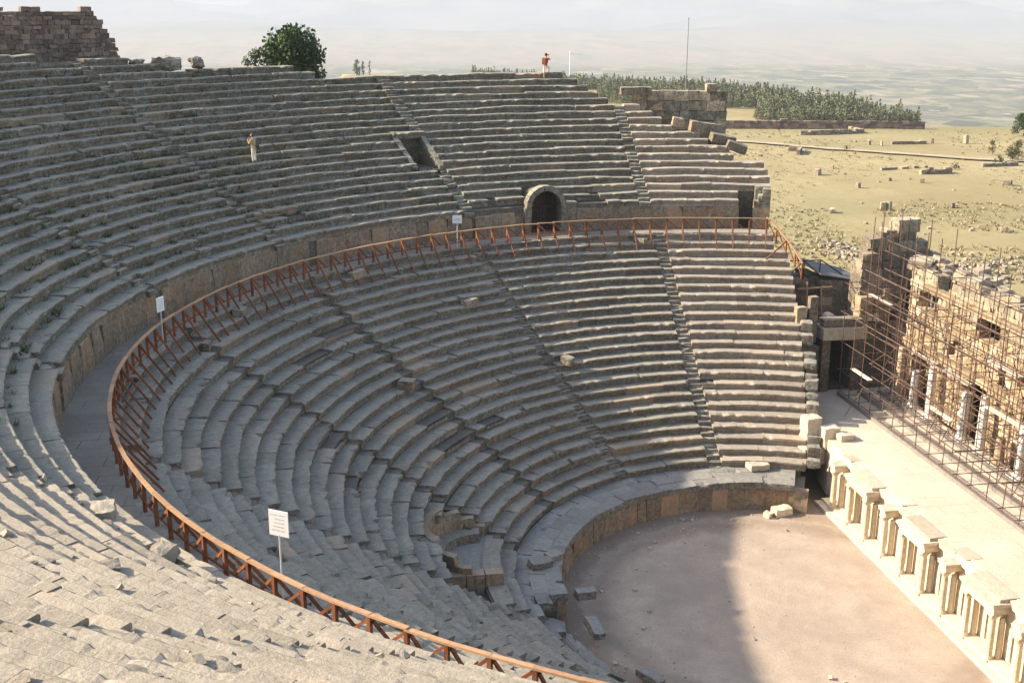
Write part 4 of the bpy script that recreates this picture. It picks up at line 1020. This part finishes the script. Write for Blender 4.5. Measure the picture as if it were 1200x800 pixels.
def tree(name, x, y, z, h, wd, label, cat, leaf=M_LEAF, nblob=26, n=260, size=.13, group=None, trunk=.16, base=.25):
    T = empty(name, (x, y, z), label, cat, group)
    mb = MB(); tube(mb, [(x, y, z-.3), (x+.1, y, z+h*.25), (x-.05, y+.1, z+h*.5)], [trunk, trunk*.8, trunk*.5], 8)
    cs, rs = [], []
    for i in range(nblob):
        a = rng.uniform(0, 6.283); q = rng.random()**.6; zz = rng.uniform(base, .9); rad = wd/2*(1-.55*max(0, zz-.5)*2)*.8
        c = np.array([x+rad*q*math.cos(a), y+rad*q*math.sin(a), z+h*zz]); cs.append(c); rs.append(rng.uniform(.13, .24)*min(wd, h))
        if i % 2 == 0: tube(mb, [(x, y, z+h*.3), (c+np.array([x, y, z+h*.45]))/2, c], [trunk*.4, trunk*.25, trunk*.1], 5)
    mb.build("trunk", M_BARK, T)
    lb = MB(); leaves(lb, cs, rs, n, size); lb.build("crown", leaf, T)
    return T
tree("fig_tree", -21.0, 43.6, 18.6, 5.0, 5.6, "dense dark green bushy tree rising behind the top row left of centre", "tree", nblob=34, n=230, size=.16, base=.2)
tree("shrub", -23.6, 43.2, 19.6, 2.6, 2.0, "small light green sprig of leaves at the left foot of the bushy tree", "shrub", nblob=12, n=260, size=.11)
# far little cypresses and bushes
FH = np.array([math.sin(YAW), math.cos(YAW)]); RH = np.array([math.cos(YAW), -math.sin(YAW)])
def at_px(px, D):
    x = y = z = 0.
    for it in range(3):
        lat = (px-600)/1350.7*(D*math.cos(PIT)+(CAM[2]-z)*math.sin(PIT)); x, y = CAM[:2]+FH*D+RH*lat; z = float(terrain_z(x, y))
    return x, y, z
for px, h, wd, lab in ((417, 7.2, 4.2, "leftmost and widest of the small dark trees on the sandy hill"), (425, 7.0, 2.4, "narrow dark tree in the middle of the group on the sandy hill"), (432.5, 7.0, 1.5, "slim cypress standing apart at the right of the group on the sandy hill")):
    x, y, z = at_px(px, 505); tree("cypress", x, y, z, h, wd, lab, "tree", M_PINE, 16, 40, .4, "small trees on the sandy hill", .15, .1)
x, y, z = at_px(1199, 234); tree("round_tree", x, y, z, 4.6, 4.6, "round dark green tree at the far right edge of the dry field", "tree", M_LEAF, 24, 120, .25)
for px, d, h, wd, lab in ((1162, 205, 3.2, 1.8, "upright grey-green bush by the track, left of the others"), (1185, 196, 3.4, 3.6, "spreading olive bush beside the track at the far right"), (1171, 192, 1.6, 2.2, "low round bush between the two taller ones by the track"), (1190, 215, 1.6, 4.5, "low wide bush behind the spreading olive bush"), (1118, 185, 1.2, 2.0, "small dry bush alone near the middle of the track")):
    x, y, z = at_px(px, d); tree("bush", x, y, z, h, wd, lab, "bush", M_BUSH, 14, 110, .18, None, .07, .15)
# pine plantation beyond the field wall
mb = MB(); cnt = 0
def pine(x, y, z, h):
    m_ = 56; q = rng.random(m_); zz = z+h*(.08+.92*q); rad = .2*h*(1-q)**.8+.05; a = rng.uniform(0, 6.283, m_)
    p = np.stack([x+rad*np.cos(a)*rng.uniform(.3, 1, m_), y+rad*np.sin(a)*rng.uniform(.3, 1, m_), zz], -1)
    u = rng.normal(0, 1, (m_, 3)); u /= np.linalg.norm(u, axis=1, keepdims=True); v = np.cross(u, rng.normal(0, 1, (m_, 3))); v /= np.linalg.norm(v, axis=1, keepdims=True)+1e-9
    s = .06*h; V = np.stack([p-u*s, p+v*s*.7, p+u*s, p-v*s*.7], 1).reshape(-1, 3)
    mb.add(V, np.arange(4*m_).reshape(-1, 4), np.repeat(np.clip(rng.normal(.5, .3)+rng.normal(0, .12, m_), 0, 1), 4))
for i in range(60000):
    px = rng.uniform(545, 1075); d = rng.uniform(250, 560); x, y, z = at_px(px, d); e = float(edge_of(x, y)[1])
    if px < 700: ok = -80 < d-e < 15 and px > 552 and d > 400
    else: ok = -110 < d-e < 22 and not (px < 890+40*mnoise.noise(Vector((d*.05, 0, 3))) and d < 300) and d > 251+6*(px > 900)
    if not ok : continue
    if mnoise.noise(Vector((x*.03, y*.03, 0))) < -.28: continue
    pine(x, y, z, rng.uniform(1.7, 3.3)*(1. if rng.random() < .85 else 1.5)); cnt += 1
    if cnt > 7500: break
tag(mb.build("pine_plantation", M_PINE), "dark young pine wood covering the slope beyond the field wall", "wood", kind="stuff")

# ---------------------------------------------------------------- dry field with ruins
FW = empty("field_wall", (90, 205, 0), "long low stone wall at the far edge of the dry field", "wall")
mb = MB()
def ztF(s): return 1.5+.25*mnoise.noise(Vector((s*.2, 0, 7)))+.15*mnoise.noise(Vector((s*1.1, 4, 7)))-.7*(s > 44)
wA, wB = at_px(843, 247)[:2], at_px(1083, 246)[:2]
masonry(mb, wA, wB, 1, -1.2, ztF, .5, (.7, 1.6), jit=.06, depth=.7); mb.build("wall_face", M_BROWN, FW)
mb = MB(); core_slab(mb, wA, wB, .6, .7, -1.2, ztF, n=60, tint=.6); mb.build("wall_core", M_DARK, FW)
# pale track
mb = MB(); cl = [at_px(px, d)[:2] for px, d in ((800, 228), (850, 224), (900, 219), (960, 212), (1020, 207), (1080, 202), (1140, 197), (1200, 195), (1300, 190), (1420, 184))]
cl = np.array(cl); fine_ = np.stack([np.interp(np.linspace(0, 9, 80), np.arange(10), cl[:, i]) for i in (0, 1)], -1); V = []
for i, p in enumerate(fine_):
    d = fine_[min(i+1, 79)]-fine_[max(i-1, 0)]; d /= np.linalg.norm(d); nn = np.array([-d[1], d[0]])
    for s in np.linspace(-1, 1, 5):
        q = p+nn*s*(1.1+.8*mnoise.noise(Vector((i*.3, 0, 2)))); V.append([q[0], q[1], 0.])
V = np.array(V); V[:, 2] = terrain_z(V[:, 0], V[:, 1])+.30
mb.add(V, np.array([[i*5+j, (i+1)*5+j, (i+1)*5+j+1, i*5+j+1] for i in range(79) for j in range(4)]), .5)
tag(mb.build("dirt_track", M_PATH), kind="structure")
def gz(x, y): return float(terrain_z(x, y))+.0
# individual ancient blocks on the field
spec = [(957, 203, 1.2, .9, 1.1), (1034, 243, .7, .5, 1.1), (1041, 243, .6, .5, 1.2), (975, 246, 1.2, .7, .6), (1005, 218, .6, .6, .9), (1131, 165, .9, .6, 1.6), (975, 196, .4, .4, .8), (1092, 165, .6, .5, 1.0), (1115, 240, .6, .5, .7), (1176, 268, .8, .6, .7), (1180, 214, 1.2, .8, .8), (1018, 167, .5, .4, .9), (1032, 168, .5, .4, .9), (990, 174, .5, .4, 1.), (1080, 212, .5, .4, .8), (1042, 210, .4, .4, .7)]
for px, py, a, b, h in spec:
    d = 25.3/((py-2.3)/1350.7*math.cos(0)) if False else 25.4/math.tan(math.atan((py-400)/1350.7)+PIT)
    x, y, z = at_px(px, d); mb = MB(); rough_block(mb, (x, y, z+h/2-.05), (a, b, h), rng.uniform(0, 3), (rng.normal(0, .08), rng.normal(0, .08)), 4, .07)
    tag(mb.build("field_stone", M_FST if rng.random() < .6 else M_DARK, org=(x, y, z)), "weathered stone block standing alone in the dry field", "stone block", "weathered blocks scattered over the dry field")
for i in range(130):
    px = rng.uniform(880, 1200); py = rng.uniform(155, 300); d = 25.4/math.tan(math.atan((py-400)/1350.7)+PIT); x, y, z = at_px(px, d)
    if mnoise.noise(Vector((x*.04, y*.04, 8))) < -.1: continue
    s = rng.uniform(.15, .45); mb = MB(); rough_block(mb, (x, y, z+s*.2), (s*1.3, s, s*.75), rng.uniform(0, 3), (rng.normal(0, .15), rng.normal(0, .15)), 4, .1*s)
    tag(mb.build("field_stone", M_FST if rng.random() < .5 else M_DARK, org=(x, y, z)), "weathered stone block standing alone in the dry field", "stone block", "weathered blocks scattered over the dry field")
def foundation(px, py, Lx, h, rz, label):
    d = 25.4/math.tan(math.atan((py-400)/1350.7)+PIT); x, y, z = at_px(px, d); ca, sa = math.cos(rz), math.sin(rz)
    Fo = empty("ruin_foundation", (x, y, z), label, "ruin"); mb = MB()
    zt = lambda s: z+h*(1+.5*mnoise.noise(Vector((s*.8, px, 0))))
    a, b = (x-ca*Lx/2, y-sa*Lx/2), (x+ca*Lx/2, y+sa*Lx/2)
    masonry(mb, a, b, 1, z-.3, zt, .4, (.5, 1.1), jit=.06, depth=.6); mb.build("wall_face", M_DARK, Fo)
    mb = MB(); c = (b[0]-sa*Lx*.4, b[1]+ca*Lx*.4); masonry(mb, c, b, 1, z-.3, zt, .4, (.5, 1.1), jit=.06, depth=.6, side=-1); mb.build("side_wall_face", M_DARK, Fo)
foundation(1097, 202, 5.2, 1.0, 0., "low dark ruined wall corner in the middle of the dry field")
foundation(1060, 196, 9, .35, .2, "very low line of pale foundation stones left of the dark ruined corner")
foundation(938, 177, 6, .8, 1.1, "dark curved bank of stones below the track")
foundation(1172, 192, 7, .5, .15, "low broken foundation at the far right of the field below the bushes")
foundation(1065, 166, 7, .5, 0., "thin pale ruin line just above the track")
foundation(975, 155, 14, .9, .05, "low stony ridge between the track and the far wall")
# heaps of small rubble near the stage building: uncountable
mb = MB()
def heap(px, py, rx, ry, n):
    d = 25.4/math.tan(math.atan((py-400)/1350.7)+PIT); x0, y0, z0 = at_px(px, d)
    for i in range(n):
        x, y = x0+rng.normal(0, rx), y0+rng.normal(0, ry); s = rng.uniform(.14, .38)
        box(mb, (x, y, gz(x, y)+.1+rng.uniform(0, .35)*math.exp(-((x-x0)/rx)**2)), (s*1.3, s, s*.8), rng.uniform(0, 3), .12*s, None, (rng.normal(0, .3), rng.normal(0, .3)))
heap(985, 290, 1.6, 2.5, 130); heap(1010, 298, 1.5, 2., 80); heap(1150, 308, 4, 2.5, 110); heap(1110, 318, 3, 2, 60); heap(1185, 320, 3, 2, 60)
tag(mb.build("rubble_heap", M_FST), "heaps of small pale rubble on the field behind the stage building", "rubble", kind="stuff")
# dry tussocks, uncountable
mb = MB()
for i in range(3800):
    px = rng.uniform(850, 1215); py = 150+175*rng.random()**1.0; d = 25.4/math.tan(math.atan((py-400)/1350.7)+PIT); x, y, z = at_px(px, d)
    if mnoise.noise(Vector((x*.05, y*.05, 1))) < -.12 or math.hypot(x, y) < 48: continue
    s = rng.uniform(.08, .22); m_ = 5; a = rng.uniform(0, 6.283, m_)
    base = np.stack([x+.2*np.cos(a), y+.2*np.sin(a), np.full(m_, z)], -1); tip = base+np.stack([.25*np.cos(a), .25*np.sin(a), np.full(m_, s*1.6)], -1); sd_ = np.stack([-np.sin(a), np.cos(a), 0*a], -1)*s*.5
    V = np.stack([base-sd_, base+sd_, tip], 1).reshape(-1, 3); mb.add(V, np.arange(3*m_).reshape(-1, 3), rng.random())
tag(mb.build("dry_grass", M_TUFT), "tussocks of dry grass over the field", "grass", kind="stuff")
# weeds in the joints of the upper benches, uncountable
mb = MB()
for i in range(1700):
    dg = rng.normal(139, 6) if i < 260 else rng.uniform(112, 200); k = int(rng.integers(1, 21)) if i > 260 else int(rng.integers(6, 12))
    if k > kmax(dg)-1: continue
    r = U_R(k+1)-.06-abs(rng.normal(0, .08)); z = U_Z(k); x, y = r*math.cos(R_(dg)), r*math.sin(R_(dg)); m_ = 8; a = rng.uniform(0, 6.283, m_); s = rng.uniform(.06, .24)
    base = np.stack([x+s*.5*np.cos(a), y+s*.5*np.sin(a), np.full(m_, z)], -1); tip = base+np.stack([s*np.cos(a), s*np.sin(a), rng.uniform(.5, 1.3, m_)*s], -1); sd_ = np.stack([-np.sin(a), np.cos(a), 0*a], -1)*s*.22
    V = np.stack([base-sd_, base+sd_, tip], 1).reshape(-1, 3); mb.add(V, np.arange(3*m_).reshape(-1, 3), rng.random())
tag(mb.build("weeds", M_GRASS), "small weeds growing in the joints of the upper benches", "weeds", kind="stuff")

# ---------------------------------------------------------------- people
def skin(name, pts, edges, radii, mat, parent, sub=2):
    me = bpy.data.meshes.new(name); me.from_pydata([tuple(p) for p in pts], edges, []); o = bpy.data.objects.new(name, me); COL.objects.link(o); o.parent = parent
    md = o.modifiers.new("skin", 'SKIN'); sv = me.skin_vertices[0].data
    for i, r in enumerate(radii): sv[i].radius = (r, r) if np.ndim(r) == 0 else r
    sv[0].use_root = True
    sm = o.modifiers.new("sub", 'SUBSURF'); sm.levels = sub; sm.render_levels = sub
    me.materials.append(mat); return o
def person(loc, rz, label, feet, arms, mats, lean=0., bag=None, sc=1.):
    P = empty("person", loc, label, "person"); P.rotation_euler = (0, 0, rz); P.scale = (sc,)*3; ORG[P.name] = (0, 0, 0)
    shirt, trousers, hair = mats[:3]
    pel = (0, 0, .92); sh = 1.42
    (fl, kl), (fr, kr) = feet                         # ankle and knee of each leg
    pts = [pel, (0, lean*.5, 1.15), (0, lean, 1.36), (0, lean, 1.47), (0, lean+.01, 1.55)]; ed = [(0, 1), (1, 2), (2, 3), (3, 4)]; rad = [(.15, .11), (.14, .1), (.15, .1), .055, .05]
    b = len(pts); pts += [(-.095, 0, .84), kl, fl, (fl[0], fl[1]+.13, fl[2]-.04)]; ed += [(0, b), (b, b+1), (b+1, b+2), (b+2, b+3)]; rad += [.085, .06, .042, .035]
    b = len(pts); pts += [(.095, 0, .84), kr, fr, (fr[0], fr[1]+.13, fr[2]-.04)]; ed += [(0, b), (b, b+1), (b+1, b+2), (b+2, b+3)]; rad += [.085, .06, .042, .035]
    for s, (el, hd) in zip((-1, 1), arms):
        b = len(pts); tipd = np.array(hd)-np.array(el); tipd = tipd/np.linalg.norm(tipd)*.13
        pts += [(s*.19, lean, 1.40), el, hd, tuple(np.array(hd)+tipd)]; ed += [(2, b), (b, b+1), (b+1, b+2), (b+2, b+3)]; rad += [.06, .045, .033, .03]
    body = skin("body", pts, ed, rad, M_SKIN, P)
    mb = MB(); nseg = 14; prof = []                   # head with brow, nose and chin
    V = []; F = []; rings = 11
    for i in range(rings):
        ph = math.pi*i/(rings-1)
        for j in range(nseg):
            a = 2*math.pi*j/nseg; x = .078*math.sin(ph)*math.cos(a); y = .095*math.sin(ph)*math.sin(a); z = .115*math.cos(ph)
            if z < -.03: x *= 1-.35*(-z-.03)/.09; y += .012
            if abs(a-math.pi/2) < .25 and -.05 < z < .02: y += .022
            V.append([x, lean+.02+y, 1.665+z])
    F = [[i*nseg+j, (i+1)*nseg+j, (i+1)*nseg+(j+1) % nseg, i*nseg+(j+1) % nseg] for i in range(rings-1) for j in range(nseg)]
    mb.add(V, np.array(F)); mb.build("head", M_SKIN, P, smooth=True)
    mb = MB(); V2 = [[(v[0])*1.1, lean+.02+(v[1]-lean-.02)*1.1-.008, 1.665+(v[2]-1.665)*1.1+.006] for v in V]
    Fh = [f for f in F if np.mean([V[q][2] for q in f]) > 1.665+(.045 if np.mean([V[q][1] for q in f]) > lean+.03 else -.055)]
    mb.add(V2, np.array(Fh)); mb.build("hair", hair, P, smooth=True)
    skin("shirt", [(0, 0, .93), (0, lean*.5, 1.15), (0, lean, 1.36), (0, lean, 1.46)]+[q for s, (el, hd) in zip((-1, 1), arms) for q in ((s*.19, lean, 1.405), tuple((np.array((s*.19, lean, 1.4))+np.array(el))/2))],
         [(0, 1), (1, 2), (2, 3), (2, 4), (4, 5), (2, 6), (6, 7)], [(.17, .13), (.165, .125), (.17, .12), .07, .078, .064, .078, .064], shirt, P)
    full = mats[3] if len(mats) > 3 else 1.
    def leg(k, f): 
        k = np.array(k); f = np.array(f); return [tuple(k), tuple(k+(f-k)*full)]
    pts = [(0, 0, .95), (-.095, 0, .83)]+leg(kl, fl)+[(.095, 0, .83)]+leg(kr, fr)
    skin("trousers", pts, [(0, 1), (1, 2), (2, 3), (0, 4), (4, 5), (5, 6)], [(.165, .125), .1, .075, .062, .1, .075, .062], trousers, P)
    if bag: 
        mb = MB(); rough_block(mb, bag[0], bag[1], 0, (0, 0), 5, .01, .5); mb.build("bag", bag[2], P)
    return P
pa = fp(132.1, 0, 34.34)
person((pa[0], pa[1], U_Z(8)), R_(62), "person in khaki shirt and cream trousers holding a camera on the upper rows",
       [((-.1, .02, .08), (-.1, .03, .48)), ((.12, -.05, .08), (.11, .03, .48))], [((-.27, .12, 1.16), (-.08, .32, 1.38)), ((.27, .12, 1.16), (.08, .32, 1.38))],
       (M_KHAKI, M_CREAM, M_HAIRB, .9), .03, ((.26, -.08, .95), (.14, .22, .24), M_BAG), .96)
pb = fp(94.45, 0, U_R(17)+.32)
person((pb[0], pb[1], U_Z(17)), R_(-38), "person with a red-brown backpack and cream shorts taking a picture on the top row",
       [((-.11, 0, .08), (-.11, .02, .48)), ((.13, .25, .50), (.13, .3, .82))], [((-.24, .2, 1.3), (-.07, .33, 1.56)), ((.27, .18, 1.32), (.07, .33, 1.56))],
       (M_RED, M_CREAM, M_HAIR, .15), .05, ((0, -.16, 1.22), (.32, .2, .44), M_RED), 1.0)
def hand_camera(loc, rz, lab):
    c = empty("camera_body", loc, lab, "camera"); c.rotation_euler = (0, 0, rz); ORG[c.name] = (0, 0, 0)
    mb = MB(); box(mb, (0, 0, 0), (.13, .05, .085)); mb.build("casing", M_CAMERA, c)
    mb = MB(); tube(mb, [(0, .02, 0), (0, .09, 0)], .033, 10); mb.build("lens", M_CAMERA, c)
def rel(p, rz, q): return (p[0]+math.cos(rz)*q[0]-math.sin(rz)*q[1], p[1]+math.sin(rz)*q[0]+math.cos(rz)*q[1], p[2]+q[2])
hand_camera(rel((pa[0], pa[1], U_Z(8)), R_(62), (0, .40, 1.40)), R_(62), "small black camera held by the person in khaki on the upper rows")
hand_camera(rel((pb[0], pb[1], U_Z(17)), R_(-38), (0, .40, 1.66)), R_(-38), "small black camera raised by the person on the top row")
